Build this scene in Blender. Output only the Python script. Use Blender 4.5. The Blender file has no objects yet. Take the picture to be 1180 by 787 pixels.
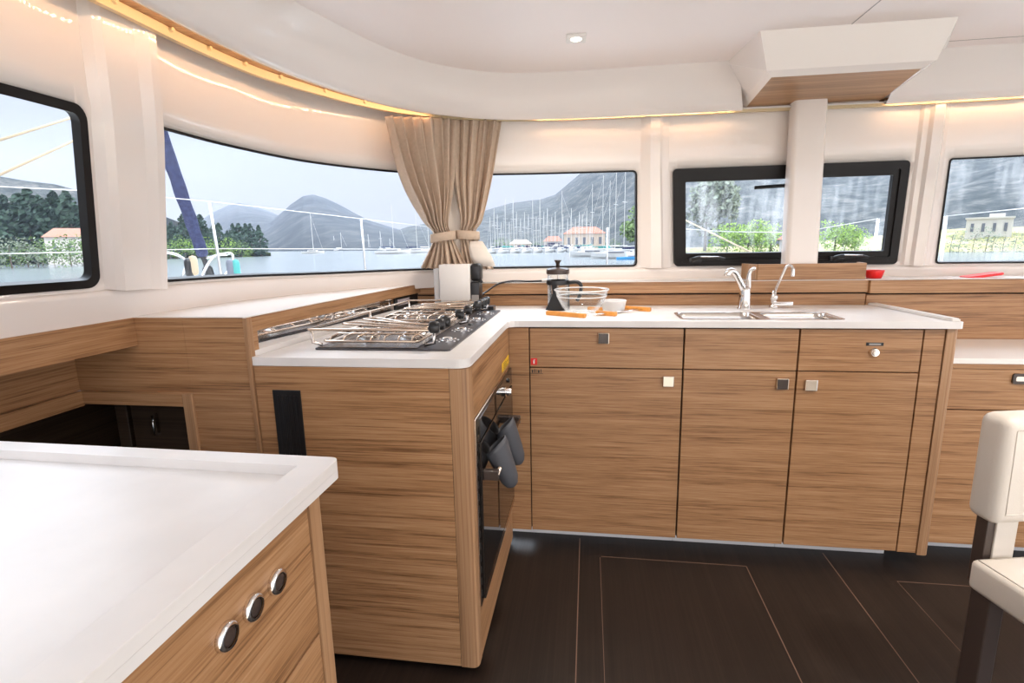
import bpy, bmesh, math, random
from mathutils import Vector, Matrix, noise
from mathutils.geometry import delaunay_2d_cdt
random.seed(7)
C = bpy.context.scene.collection
V = Vector
PI = math.pi
# ---------------------------------------------------------------- camera pose
CAMZ = 1.25
F = 599.84
YAW, PIT, ROL = .14732, .18583, -.020099
_f = V((-math.sin(YAW)*math.cos(PIT), math.cos(YAW)*math.cos(PIT), -math.sin(PIT)))
_r0 = V((math.cos(YAW), math.sin(YAW), 0)); _u0 = _r0.cross(_f)
_r = _r0*math.cos(ROL)+_u0*math.sin(ROL); _u = -_r0*math.sin(ROL)+_u0*math.cos(ROL)
CAM = V((0, 0, CAMZ))
def ray(x, y):
    return _r*((x-590)/F) - _u*((y-393.5)/F) + _f
def at_r(x, y, D):                       # point seen at (x, y), D metres away over the ground
    d = ray(x, y); return CAM + d*(D/math.hypot(d.x, d.y))
def at_y(x, y, Y):
    d = ray(x, y); return CAM + d*(Y/d.y)
def at_z(x, y, Z):
    d = ray(x, y); return CAM + d*((Z-CAMZ)/d.z)

# ---------------------------------------------------------------- materials
MATS = {}
def _mat(name):
    m = bpy.data.materials.new(name); m.use_nodes = True
    nt = m.node_tree; nt.nodes.clear()
    out = nt.nodes.new('ShaderNodeOutputMaterial')
    MATS[name] = m
    return m, nt, out
def _pr(nt, out, col=(1, 1, 1), rough=.5, metal=0, spec=.5, **kw):
    b = nt.nodes.new('ShaderNodeBsdfPrincipled')
    b.inputs['Base Color'].default_value = (*col, 1)
    b.inputs['Roughness'].default_value = rough
    b.inputs['Metallic'].default_value = metal
    b.inputs['Specular IOR Level'].default_value = spec
    for k, v in kw.items():
        b.inputs[k.replace('_', ' ')].default_value = v
    nt.links.new(b.outputs[0], out.inputs[0])
    return b
def N(nt, t, **kw):
    n = nt.nodes.new(t)
    for k, v in kw.items():
        if k in n.inputs: n.inputs[k].default_value = v
        else: setattr(n, k, v)
    return n
def ramp(nt, fac, stops):
    r = nt.nodes.new('ShaderNodeValToRGB')
    el = r.color_ramp.elements
    while len(el) < len(stops): el.new(.5)
    for e, (p, c) in zip(el, stops):
        e.position = p; e.color = (*c, 1)
    nt.links.new(fac, r.inputs[0]); return r.outputs[0]
def mapped(nt, scale, rot=(0, 0, 0)):
    g = nt.nodes.new('ShaderNodeNewGeometry')
    m = nt.nodes.new('ShaderNodeMapping'); m.inputs['Scale'].default_value = scale
    m.inputs['Rotation'].default_value = rot
    nt.links.new(g.outputs['Position'], m.inputs[0]); return m.outputs[0]
def simple(name, col, rough=.5, metal=0, spec=.5, var=.0, nscale=30, bump=0, bscale=200, **kw):
    m, nt, out = _mat(name)
    b = _pr(nt, out, col, rough, metal, spec, **kw)
    if var:
        n = N(nt, 'ShaderNodeTexNoise', Scale=nscale, Detail=4.0); nt.links.new(mapped(nt, (1, 1, 1)), n.inputs['Vector'])
        lo = tuple(c*(1-var) for c in col); hi = tuple(min(1, c*(1+var)) for c in col)
        nt.links.new(ramp(nt, n.outputs[0], [(.3, lo), (.7, hi)]), b.inputs['Base Color'])
    if bump:
        n = N(nt, 'ShaderNodeTexNoise', Scale=bscale, Detail=3.0); nt.links.new(mapped(nt, (1, 1, 1)), n.inputs['Vector'])
        bp = N(nt, 'ShaderNodeBump', Strength=bump, Distance=.01); nt.links.new(n.outputs[0], bp.inputs['Height']); nt.links.new(bp.outputs[0], b.inputs['Normal'])
    return m
def wood(name, sc1, sc2, sc3, lo, mid, hi, rough=.38):
    m, nt, out = _mat(name)
    b = _pr(nt, out, mid, rough, 0, .4)
    a = N(nt, 'ShaderNodeTexNoise', Scale=1.0, Detail=3.0); nt.links.new(mapped(nt, sc1), a.inputs['Vector'])
    c = N(nt, 'ShaderNodeTexNoise', Scale=1.0, Detail=4.0, Roughness=.65); nt.links.new(mapped(nt, sc2), c.inputs['Vector'])
    d = N(nt, 'ShaderNodeTexNoise', Scale=1.0, Detail=2.0); nt.links.new(mapped(nt, sc3), d.inputs['Vector'])
    x = N(nt, 'ShaderNodeMath', operation='MULTIPLY_ADD'); nt.links.new(a.outputs[0], x.inputs[0]); x.inputs[1].default_value = .3
    y = N(nt, 'ShaderNodeMath', operation='MULTIPLY'); nt.links.new(c.outputs[0], y.inputs[0]); y.inputs[1].default_value = .48
    nt.links.new(y.outputs[0], x.inputs[2])
    z = N(nt, 'ShaderNodeMath', operation='MULTIPLY_ADD'); nt.links.new(d.outputs[0], z.inputs[0]); z.inputs[1].default_value = .22
    nt.links.new(x.outputs[0], z.inputs[2])
    nt.links.new(ramp(nt, z.outputs[0], [(.36, lo), (.49, mid), (.62, hi)]), b.inputs['Base Color'])
    return m
OLO, OMI, OHI = (.145, .066, .027), (.375, .195, .088), (.48, .28, .145)
wood('oak_h', (1.0, 1.0, 34), (5, 5, 175), (2, 2, 420), OLO, OMI, OHI)
wood('oak_v', (22, 22, .5), (120, 120, 1.6), (380, 380, .6), (.235, .122, .058), (.38, .212, .108), (.465, .282, .155))
wood('oak_t', (.6, 26, 26), (2, 150, 150), (.5, 420, 420), OLO, OMI, OHI)
wood('dark_oak', (.6, .6, 22), (2.2, 2.2, 120), (.5, .5, 300), (.045, .028, .018), (.09, .055, .035), (.13, .08, .05))
wood('wenge', (18, .5, 1), (90, 1.2, 1), (240, .6, 1), (.009, .0055, .0042), (.015, .0095, .0072), (.025, .0155, .012), .42)
simple('gelcoat', (.835, .768, .715), .06, 0, .5)
simple('gelcoat_dome', (.83, .77, .73), .10, 0, .5)
simple('ceiling_white', (.90, .82, .785), .45, 0, .3)
simple('stone', (.76, .735, .715), .35, 0, .45, var=.045, nscale=9, bump=.0)
simple('ledge_white', (.84, .80, .76), .2, 0, .5)
simple('chrome', (.86, .85, .84), .07, 1)
simple('steel', (.62, .59, .56), .22, 1)
simple('warm_steel', (.62, .50, .40), .2, 1)
simple('nickel', (.78, .70, .60), .3, 1)
simple('mirror', (.86, .84, .82), .03, 1)
simple('black_plastic', (.012, .012, .013), .32)
simple('black_frame', (.008, .006, .0055), .42, 0, .25)
simple('black_matt', (.006, .006, .006), .7)
simple('dark_plate', (.055, .05, .055), .35, .3)
simple('tray', (.16, .13, .11), .25, .8)
simple('gap_dark', (.02, .012, .008), .8)
simple('white_plastic', (.80, .77, .73), .35)
m, nt, out = _mat('cream'); b = _pr(nt, out, (.84, .72, .48), .4)
tl = N(nt, 'ShaderNodeBsdfTranslucent'); tl.inputs[0].default_value = (.84, .70, .42, 1)
mx = N(nt, 'ShaderNodeMixShader'); mx.inputs[0].default_value = .35; nt.links.new(b.outputs[0], mx.inputs[1]); nt.links.new(tl.outputs[0], mx.inputs[2]); nt.links.new(mx.outputs[0], out.inputs[0])
simple('brown_dark', (.06, .042, .035), .3)
simple('leather', (.64, .59, .525), .42, 0, .4, bump=.08, bscale=350)
simple('grey_rubber', (.075, .078, .088), .55)
simple('red_plastic', (.80, .012, .012), .3)
simple('bamboo', (.72, .31, .06), .4, var=.12, nscale=40)
simple('yellow_sticker', (.80, .50, .02), .5)
simple('red_sticker', (.75, .02, .02), .45)
simple('white_ink', (.8, .8, .8), .5)
simple('dark_ink', (.05, .035, .025), .5)
simple('grey_ink', (.35, .33, .31), .5)
simple('kick_white', (.78, .77, .76), .3)
simple('inlay', (.20, .12, .085), .5)
simple('fabric', (.55, .43, .33), .85, 0, .15, var=.06, nscale=60, bump=.15, bscale=500)
simple('lining', (.74, .68, .61), .85, 0, .15)
simple('tank', (.45, .40, .42), .15, 0, .5)
m, nt, out = _mat('oven_glass'); _pr(nt, out, (.012, .010, .009), .04, 0, .7)
m, nt, out = _mat('clear_glass')
t_ = N(nt, 'ShaderNodeBsdfTransparent'); t_.inputs[0].default_value = (.975, .985, .985, 1)
g_ = N(nt, 'ShaderNodeBsdfGlossy'); g_.inputs['Roughness'].default_value = .03
d_ = N(nt, 'ShaderNodeBsdfTranslucent'); d_.inputs[0].default_value = (.9, .9, .9, 1)
lw_ = N(nt, 'ShaderNodeLayerWeight'); lw_.inputs[0].default_value = .35
lw = N(nt, 'ShaderNodeMapRange'); nt.links.new(lw_.outputs['Facing'], lw.inputs[0]); lw.inputs[1].default_value = .3; lw.inputs[2].default_value = 1.0; lw.inputs[3].default_value = .03; lw.inputs[4].default_value = .7
a_ = N(nt, 'ShaderNodeMixShader'); a_.inputs[0].default_value = .5; nt.links.new(g_.outputs[0], a_.inputs[1]); nt.links.new(d_.outputs[0], a_.inputs[2])
mx = N(nt, 'ShaderNodeMixShader'); nt.links.new(lw.outputs[0], mx.inputs[0]); nt.links.new(t_.outputs[0], mx.inputs[1]); nt.links.new(a_.outputs[0], mx.inputs[2]); nt.links.new(mx.outputs[0], out.inputs[0])
m, nt, out = _mat('glass_edge')
t_ = N(nt, 'ShaderNodeBsdfTransparent'); b = _pr(nt, out, (.92, .93, .93), .08)
mx = N(nt, 'ShaderNodeMixShader'); mx.inputs[0].default_value = .5; nt.links.new(t_.outputs[0], mx.inputs[1]); nt.links.new(b.outputs[0], mx.inputs[2]); nt.links.new(mx.outputs[0], out.inputs[0])
m, nt, out = _mat('frosted'); b = _pr(nt, out, (.86, .85, .84), .35); b.inputs['Transmission Weight'].default_value = .35
def pane(name, tint, gloss, dirt=0):
    m, nt, out = _mat(name)
    t = N(nt, 'ShaderNodeBsdfTransparent'); t.inputs[0].default_value = (*tint, 1)
    g = N(nt, 'ShaderNodeBsdfGlossy'); g.inputs['Roughness'].default_value = .02
    fr = N(nt, 'ShaderNodeFresnel'); fr.inputs[0].default_value = gloss
    mx = N(nt, 'ShaderNodeMixShader'); nt.links.new(fr.outputs[0], mx.inputs[0]); nt.links.new(t.outputs[0], mx.inputs[1]); nt.links.new(g.outputs[0], mx.inputs[2])
    last = mx
    if dirt:
        n = N(nt, 'ShaderNodeTexNoise', Scale=1.0, Detail=5.0); nt.links.new(mapped(nt, (38, 38, 3.2)), n.inputs['Vector'])
        n2 = N(nt, 'ShaderNodeTexNoise', Scale=5.0, Detail=3.0); nt.links.new(mapped(nt, (1, 1, .7)), n2.inputs['Vector'])
        mu = N(nt, 'ShaderNodeMath', operation='MULTIPLY'); nt.links.new(n.outputs[0], mu.inputs[0]); nt.links.new(n2.outputs[0], mu.inputs[1])
        mr = N(nt, 'ShaderNodeMapRange'); nt.links.new(mu.outputs[0], mr.inputs[0])
        mr.inputs[1].default_value = .2; mr.inputs[2].default_value = .42; mr.inputs[3].default_value = 0.01; mr.inputs[4].default_value = dirt
        tl = N(nt, 'ShaderNodeBsdfTranslucent'); tl.inputs[0].default_value = (.9, .9, .9, 1)
        m2 = N(nt, 'ShaderNodeMixShader'); nt.links.new(mr.outputs[0], m2.inputs[0]); nt.links.new(mx.outputs[0], m2.inputs[1]); nt.links.new(tl.outputs[0], m2.inputs[2])
        last = m2
    nt.links.new(last.outputs[0], out.inputs[0])
pane('pane', (.97, .985, 1.0), 1.12)
pane('pane_salt', (.95, .975, 1.0), 1.12, .26)
def emit(name, col, s):
    m, nt, out = _mat(name)
    e = N(nt, 'ShaderNodeEmission'); e.inputs[0].default_value = (*col, 1); e.inputs[1].default_value = s
    nt.links.new(e.outputs[0], out.inputs[0])
emit('led', (1, .60, .32), 82)
emit('lamp', (1, .86, .66), 14)
# outdoors
m, nt, out = _mat('sea'); b = _pr(nt, out, (.15, .17, .175), .2, 0, .4)
n = N(nt, 'ShaderNodeTexNoise', Scale=1.0, Detail=5.0); nt.links.new(mapped(nt, (.55, .55, .55)), n.inputs['Vector'])
bp = N(nt, 'ShaderNodeBump', Strength=.2, Distance=.2); nt.links.new(n.outputs[0], bp.inputs['Height']); nt.links.new(bp.outputs[0], b.inputs['Normal'])
def land(name, cols, scale, rough=.95):
    m, nt, out = _mat(name); b = _pr(nt, out, cols[1], rough, 0, .1)
    n = N(nt, 'ShaderNodeTexNoise', Scale=scale, Detail=9.0, Roughness=.78); nt.links.new(mapped(nt, (1, 1, 1)), n.inputs['Vector'])
    nt.links.new(ramp(nt, n.outputs[0], [(.36, cols[0]), (.5, cols[1]), (.66, cols[2])]), b.inputs['Base Color'])
land('maquis', ((.022, .028, .03), (.055, .062, .062), (.16, .15, .14)), .09)
land('maquis_far', ((.022, .027, .032), (.046, .052, .058), (.10, .10, .10)), .03)
land('dry_bank', ((.13, .17, .06), (.34, .31, .15), (.50, .42, .26)), .22)
land('green_bank', ((.10, .15, .05), (.19, .24, .09), (.35, .34, .17)), .12)
def leaf(name, c):
    m, nt, out = _mat(name); b = _pr(nt, out, c, .7, 0, .2)
    oi = N(nt, 'ShaderNodeObjectInfo'); n = N(nt, 'ShaderNodeTexNoise', Scale=1.2, Detail=3.0); nt.links.new(mapped(nt, (1, 1, 1)), n.inputs['Vector'])
    nt.links.new(ramp(nt, n.outputs[0], [(.3, tuple(x*.55 for x in c)), (.7, tuple(min(1, x*1.5) for x in c))]), b.inputs['Base Color'])
leaf('conifer', (.035, .065, .045)); leaf('olive', (.17, .20, .15)); leaf('bush', (.20, .32, .055)); leaf('shrub', (.13, .20, .07))
simple('bark', (.12, .09, .07), .9)
simple('house_white', (.58, .55, .51), .8)
simple('house_warm', (.52, .42, .33), .8)
simple('roof_tile', (.36, .13, .08), .8, var=.15, nscale=2)
simple('shutter', (.12, .13, .16), .6)
simple('hull_white', (.62, .61, .60), .35)
simple('hull_navy', (.03, .05, .13), .25)
simple('mast_metal', (.62, .61, .60), .4, .3)
simple('canvas_blue', (.04, .045, .09), .85, 0, .15, var=.25, nscale=30)
simple('canvas_teal', (.06, .28, .26), .8)
simple('tarp_blue', (.05, .30, .62), .6)
simple('rope', (.38, .30, .20), .8)
simple('wire', (.50, .48, .45), .4, .6)
simple('rail_steel', (.55, .54, .53), .25, .9)
simple('bounce_cream', (.80, .70, .56), .7)
simple('stones', (.5, .43, .35), .9, var=.3, nscale=.8)

# ---------------------------------------------------------------- builders
OFF = {}
def props(o, label=None, cat=None, group=None, kind=None):
    if label: o['label'] = label
    if cat: o['category'] = cat
    if group: o['group'] = group
    if kind: o['kind'] = kind
    return o
def thing(name, label, cat, loc=(0, 0, 0), group=None):
    o = bpy.data.objects.new(name, None); o.empty_display_size = .05
    C.objects.link(o); o.location = loc; OFF[o.name] = V(loc)
    return props(o, label, cat, group)
def struct_empty(name, loc=(0, 0, 0)):
    o = bpy.data.objects.new(name, None); C.objects.link(o); o.location = loc; OFF[o.name] = V(loc); o['kind'] = 'structure'
    return o
class MB:
    def __init__(s): s.bm = bmesh.new()
    def _add(s, t):
        me = bpy.data.meshes.new('t'); t.to_mesh(me); t.free(); s.bm.from_mesh(me); bpy.data.meshes.remove(me); return s
    def raw(s, vs, fs, mi=None):
        b = [s.bm.verts.new(v) for v in vs]; out = []
        for i, f in enumerate(fs):
            try:
                k = s.bm.faces.new([b[j] for j in f]); out.append(k)
                if mi is not None: k.material_index = mi[i] if isinstance(mi, (list, tuple)) else mi
            except ValueError: pass
        return s
    def box(s, x0, x1, y0, y1, z0, z1, bev=0, seg=2, mi=0, M=None):
        t = bmesh.new(); bmesh.ops.create_cube(t, size=1)
        for v in t.verts: v.co = V(((x0+x1)/2+v.co.x*(x1-x0), (y0+y1)/2+v.co.y*(y1-y0), (z0+z1)/2+v.co.z*(z1-z0)))
        if bev: bmesh.ops.bevel(t, geom=t.edges[:], offset=bev, segments=seg, affect='EDGES', profile=.5)
        for f in t.faces: f.material_index = mi
        if M: bmesh.ops.transform(t, matrix=M, verts=t.verts)
        return s._add(t)
    def prism(s, pts, z0, z1, bev=0, mi=0, M=None):        # pts: xy polygon
        t = bmesh.new(); a = [t.verts.new((p[0], p[1], z0)) for p in pts]; b = [t.verts.new((p[0], p[1], z1)) for p in pts]
        t.faces.new(a); t.faces.new(b[::-1]); n = len(pts)
        for i in range(n): t.faces.new((a[i], a[(i+1) % n], b[(i+1) % n], b[i]))
        bmesh.ops.recalc_face_normals(t, faces=t.faces)
        if bev:
            ed = [e for e in t.edges if (e.verts[0].co.z == e.verts[1].co.z)]
            bmesh.ops.bevel(t, geom=ed, offset=bev, segments=2, affect='EDGES')
        for f in t.faces: f.material_index = mi
        if M: bmesh.ops.transform(t, matrix=M, verts=t.verts)
        return s._add(t)
    def tube(s, path, r, n=10, closed=False, cap=True, mi=0):
        P = [V(p) for p in path]; k = len(P); rs = r if isinstance(r, (list, tuple)) else [r]*k
        t = bmesh.new(); rings = []; prev = None
        for i in range(k):
            if closed: d = P[(i+1) % k]-P[i-1]
            else: d = P[min(i+1, k-1)]-P[max(i-1, 0)]
            d.normalize()
            if prev is None:
                a = V((0, 0, 1)) if abs(d.z) < .9 else V((1, 0, 0)); x = d.cross(a).normalized()
            else:
                x = (prev-d*prev.dot(d)); x = x.normalized() if x.length > 1e-6 else d.orthogonal().normalized()
            prev = x; y = d.cross(x)
            rings.append([t.verts.new(P[i]+(x*math.cos(q*2*PI/n)+y*math.sin(q*2*PI/n))*rs[i]) for q in range(n)])
        for i in range(k if closed else k-1):
            A, B = rings[i], rings[(i+1) % k]
            for q in range(n): t.faces.new((A[q], A[(q+1) % n], B[(q+1) % n], B[q]))
        if cap and not closed: t.faces.new(rings[0][::-1]); t.faces.new(rings[-1])
        for f in t.faces: f.material_index = mi
        bmesh.ops.recalc_face_normals(t, faces=t.faces)
        return s._add(t)
    def lathe(s, prof, c=(0, 0, 0), axis=(0, 0, 1), n=32, mi=0):   # prof: (radius, height)
        ax = V(axis).normalized(); x = ax.orthogonal().normalized(); y = ax.cross(x); c = V(c)
        t = bmesh.new(); rings = []
        for r, h in prof:
            if r < 1e-6: rings.append([t.verts.new(c+ax*h)])
            else: rings.append([t.verts.new(c+ax*h+(x*math.cos(q*2*PI/n)+y*math.sin(q*2*PI/n))*r) for q in range(n)])
        for A, B in zip(rings, rings[1:]):
            for q in range(n):
                a = [A[0]] if len(A) == 1 else [A[q], A[(q+1) % n]]
                b = [B[0]] if len(B) == 1 else [B[(q+1) % n], B[q]]
                if len(a)+len(b) > 2: t.faces.new(a+b)
        for f in t.faces: f.material_index = mi
        bmesh.ops.recalc_face_normals(t, faces=t.faces)
        return s._add(t)
    def grid(s, rows, closed=False, mi=0):                 # rows of points
        n = len(rows[0]); vs = [p for r in rows for p in r]; fs = []
        for i in range(len(rows)-1):
            for j in range(n if closed else n-1):
                k = (j+1) % n; fs.append((i*n+j, i*n+k, (i+1)*n+k, (i+1)*n+j))
        return s.raw(vs, fs, mi)
    def cdt(s, outer, holes, fmap, pts=(), keep=None, mi=0):   # 2D region with holes mapped by fmap
        vs, es = [], []
        for loop in [outer]+list(holes):
            k = len(vs); vs += [V(p) for p in loop]; es += [(k+i, k+(i+1) % len(loop)) for i in range(len(loop))]
        vs += [V(p) for p in pts]
        r = delaunay_2d_cdt(vs, es, [], 0, 1e-7)
        ok = []
        for f in r[2]:
            c = sum((r[0][i] for i in f), V((0, 0)))/len(f)
            if inside(c, outer) and not any(inside(c, h) for h in holes): ok.append(f)
        return s.raw([fmap(p) for p in r[0]], ok, mi)
    def slab(s, outer, holes, z0, z1, mi=0):
        s.cdt(outer, holes, lambda p: (p.x, p.y, z1), mi=mi); s.cdt(outer, holes, lambda p: (p.x, p.y, z0), mi=mi)
        for loop in [outer]+list(holes):
            n = len(loop)
            s.raw([(*p, z0) for p in loop]+[(*p, z1) for p in loop], [(i, (i+1) % n, n+(i+1) % n, n+i) for i in range(n)], mi)
        return s
    def build(s, name, mats, parent=None, origin=None, smooth=False, weld=True, normals=True, angle=None, label=None):
        bm = s.bm
        if weld: bmesh.ops.remove_doubles(bm, verts=bm.verts, dist=1e-5)
        loose = [v for v in bm.verts if not v.link_faces]
        if loose: bmesh.ops.delete(bm, geom=loose, context='VERTS')
        if normals: bmesh.ops.recalc_face_normals(bm, faces=bm.faces)
        if parent is not None: off = OFF[parent.name]
        else:
            if origin is None:
                xs = [v.co for v in bm.verts]
                off = V((sum(v.x for v in xs)/len(xs), sum(v.y for v in xs)/len(xs), min(v.z for v in xs)))
            else: off = V(origin)
        for v in bm.verts: v.co -= off
        me = bpy.data.meshes.new(name)
        for f in bm.faces: f.smooth = bool(smooth) or angle is not None
        bm.to_mesh(me); bm.free()
        for q in (mats if isinstance(mats, (list, tuple)) else [mats]): me.materials.append(MATS[q])
        if angle is not None: me.set_sharp_from_angle(angle=math.radians(angle))
        o = bpy.data.objects.new(name, me); C.objects.link(o)
        if parent is not None: o.parent = parent
        else: o.location = off
        OFF[o.name] = off
        if label: o['label'] = label
        return o
def inside(p, poly):
    c = False; j = len(poly)-1
    for i in range(len(poly)):
        a, b = poly[i], poly[j]
        if (a[1] > p[1]) != (b[1] > p[1]) and p[0] < (b[0]-a[0])*(p[1]-a[1])/(b[1]-a[1])+a[0]: c = not c
        j = i
    return c
def arc(cx, cy, r, a0, a1, n=6):
    return [(cx+r*math.cos(math.radians(a0+(a1-a0)*i/n)), cy+r*math.sin(math.radians(a0+(a1-a0)*i/n))) for i in range(n+1)]
def rrect(x0, x1, y0, y1, r, n=6):
    return arc(x1-r, y1-r, r, 0, 90, n)+arc(x0+r, y1-r, r, 90, 180, n)+arc(x0+r, y0+r, r, 180, 270, n)+arc(x1-r, y0+r, r, 270, 360, n)
def herm(nodes, u):                      # nodes: (u, (x,y,z)...)
    n = len(nodes)
    if u <= nodes[0][0]: i = 0
    elif u >= nodes[-1][0]: i = n-2
    else:
        i = 0
        while nodes[i+1][0] < u: i += 1
    def tan(k):
        a, b = nodes[max(k-1, 0)], nodes[min(k+1, n-1)]
        return (V(b[1])-V(a[1]))/(b[0]-a[0])
    u0, p0 = nodes[i]; u1, p1 = nodes[i+1]; h = u1-u0; t = (u-u0)/h
    p0, p1 = V(p0), V(p1); m0, m1 = tan(i)*h, tan(i+1)*h
    if t < 0: return p0+m0*t
    if t > 1: return p1+m1*(t-1)
    return p0*(2*t**3-3*t*t+1)+m0*(t**3-2*t*t+t)+p1*(-2*t**3+3*t*t)+m1*(t**3-t*t)
def smoothpath(pts, k=8):
    nd = []; d = 0
    for i, p in enumerate(pts):
        if i: d += (V(p)-V(pts[i-1])).length
        nd.append((d, p))
    return [herm(nd, d*i/(k*(len(pts)-1))) for i in range(k*(len(pts)-1)+1)]
def fr(a, b, n): return [a+(b-a)*i/n for i in range(n+1)]

# ================================================================= the curved window wall
WB = [(-420, (-1.31, -.60, 1.165)), (-120, (-1.30, .62, 1.163)), (0, (-1.295, .98, 1.16)), (105, (-1.286, 1.21, 1.158)), (185, (-1.28, 1.42, 1.156)), (270, (-1.235, 1.74, 1.15)),
      (370, (-1.106, 2.05, 1.14)), (490, (-.784, 2.459, 1.133)), (566, (-.478, 2.568, 1.13)), (733, (.232, 2.64, 1.128)), (775, (.414, 2.665, 1.127)),
      (1036, (1.418, 2.685, 1.122)), (1090, (1.575, 2.67, 1.121)), (1180, (1.924, 2.65, 1.12)), (1320, (2.45, 2.55, 1.118)), (1560, (3.1, 2.1, 1.118))]
WT = [(-420, (-1.20, -.60, 1.59)), (-120, (-1.19, .60, 1.59)), (0, (-1.178, .971, 1.59)), (105, (-1.18, 1.149, 1.59)), (185, (-1.172, 1.354, 1.588)), (270, (-1.155, 1.66, 1.585)),
      (370, (-1.06, 2.02, 1.582)), (490, (-.77, 2.395, 1.578)), (566, (-.455, 2.51, 1.575)), (733, (.217, 2.589, 1.575)), (775, (.383, 2.60, 1.575)),
      (1036, (1.397, 2.63, 1.577)), (1090, (1.55, 2.62, 1.577)), (1180, (1.85, 2.60, 1.577)), (1320, (2.38, 2.50, 1.577)), (1560, (3.0, 2.05, 1.577))]
def W(u, v, off=0.0):
    b, t = herm(WB, u), herm(WT, u); p = b+(t-b)*v
    if v > 1: k_ = (v-1)*(t-b); p = t+V((k_.x*.3, k_.y*.3, k_.z))
    if off:
        e = 2.0; tg = (herm(WB, u+e)-herm(WB, u-e))*(1-v)+(herm(WT, u+e)-herm(WT, u-e))*v
        p = p+tg.cross(t-b).normalized()*off
    return p
US, VS = .0033, .45                      # rough metres per unit of u and v
def wout(u0, u1, v0, v1, r, inset=0.0):
    def mu(u): return (herm(WB, u+2)-herm(WB, u-2)).length/4
    n = max(2, int((u1-u0)/14))
    a, b = mu(u0), mu(u1); u0 += inset/a; u1 -= inset/b; v0 += inset/VS; v1 -= inset/VS
    ra, rb, rv = r/a, r/b, r/VS; o = []
    def crn(cu, cv, ru, a0):
        for i in range(7):
            q = math.radians(a0+15*i); o.append((cu+ru*math.cos(q), cv+rv*math.sin(q)))
    crn(u1-rb, v1-rv, rb, 0)
    o += [(u, v1) for u in fr(u1-rb, u0+ra, n)[1:-1]]
    crn(u0+ra, v1-rv, ra, 90)
    crn(u0+ra, v0+rv, ra, 180)
    o += [(u, v0) for u in fr(u0+ra, u1-rb, n)[1:-1]]
    crn(u1-rb, v0+rv, rb, 270)
    return [(p*US, q*VS) for p, q in o]
def Wm(off): return lambda p: W(p.x/US, p.y/VS, off)
WINS = [(-330, 108, 0, 1, .035), (183, 506, 0, 1, .018), (534, 734, 0, 1, .022), (775, 1036, 0, 1, .02), (1090, 1310, 0, 1, .014)]
VLO, VHI = -.05, 1.9
outer = [(u*US, VLO*VS) for u in fr(-420, 1560, 160)]+[(u*US, VHI*VS) for u in fr(1560, -420, 160)]
holes = [wout(*w) for w in WINS]
grid = [(u*US, v*VS) for u in fr(-414, 1554, 150) for v in (.0, .2, .4, .6, .8, 1.0, 1.12, 1.25, 1.4, 1.6, 1.75) if not any(inside((u*US, v*VS), h) for h in holes)]
mb = MB().cdt(outer, holes, Wm(0), grid)
wall = mb.build('wall_front', 'gelcoat', smooth=True, weld=True, normals=False)
wall['kind'] = 'structure'
# make all normals face the saloon
bm = bmesh.new(); bm.from_mesh(wall.data); bmesh.ops.recalc_face_normals(bm, faces=bm.faces)
for f in bm.faces: f.smooth = True
f0 = min(bm.faces, key=lambda f: (f.calc_center_median()+wall.location-V((.5, 2.6, 1.75))).length)
if f0.normal.y > 0: bmesh.ops.reverse_faces(bm, faces=bm.faces)
bm.to_mesh(wall.data); bm.free()
so = wall.modifiers.new('thick', 'SOLIDIFY'); so.thickness = .03; so.offset = -1; so.use_rim = True
# sill and the band below the windows
rows = []
us = fr(-420, 1560, 170)
for off, dz, ab in ((-.02, -.006, None), (.004, -.010, None), (.010, -.015, None), (.010, -.026, None), (-.003, None, 1.045)):
    r_ = []
    for u in us:
        p = W(u, 0, off); b = herm(WB, u)
        p.z = ab if ab else b.z+dz
        r_.append(p)
    rows.append(r_)
o = MB().grid(rows).build('trim_1', 'gelcoat', smooth=True); o['kind'] = 'structure'
# windows
def window(i, w, fw, mats, depth=.022, front=.003, sal=False):
    e = struct_empty(f'window_{i}', W((w[0]+w[1])/2, 0))
    A = wout(*w); B = wout(w[0], w[1], w[2], w[3], max(w[4]-fw*.6, .008), fw)
    n = len(A); m_ = MB()
    rows = [[W(p/US, q/VS, front) for p, q in A], [W(p/US, q/VS, front) for p, q in B], [W(p/US, q/VS, -depth) for p, q in B], [W(p/US, q/VS, -depth) for p, q in A], [W(p/US, q/VS, front) for p, q in A]]
    m_.grid(rows, closed=True).build('window_frame', mats, e, angle=40)
    us_ = [p/US for p, q in B]; g = [(u*US, v*VS) for u in fr(w[0], w[1], 24) for v in (.2, .4, .6, .8) if inside((u*US, v*VS), B)]
    MB().cdt(B, [], Wm(-.016), g).build('pane', 'pane_salt' if sal else 'pane', e, smooth=True)
    return e
for i, w in enumerate(WINS):
    if i == 3: continue
    window(i+1, w, (.022, .008, .008, 0, .007)[i], 'black_frame', sal=(i == 4))
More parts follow.
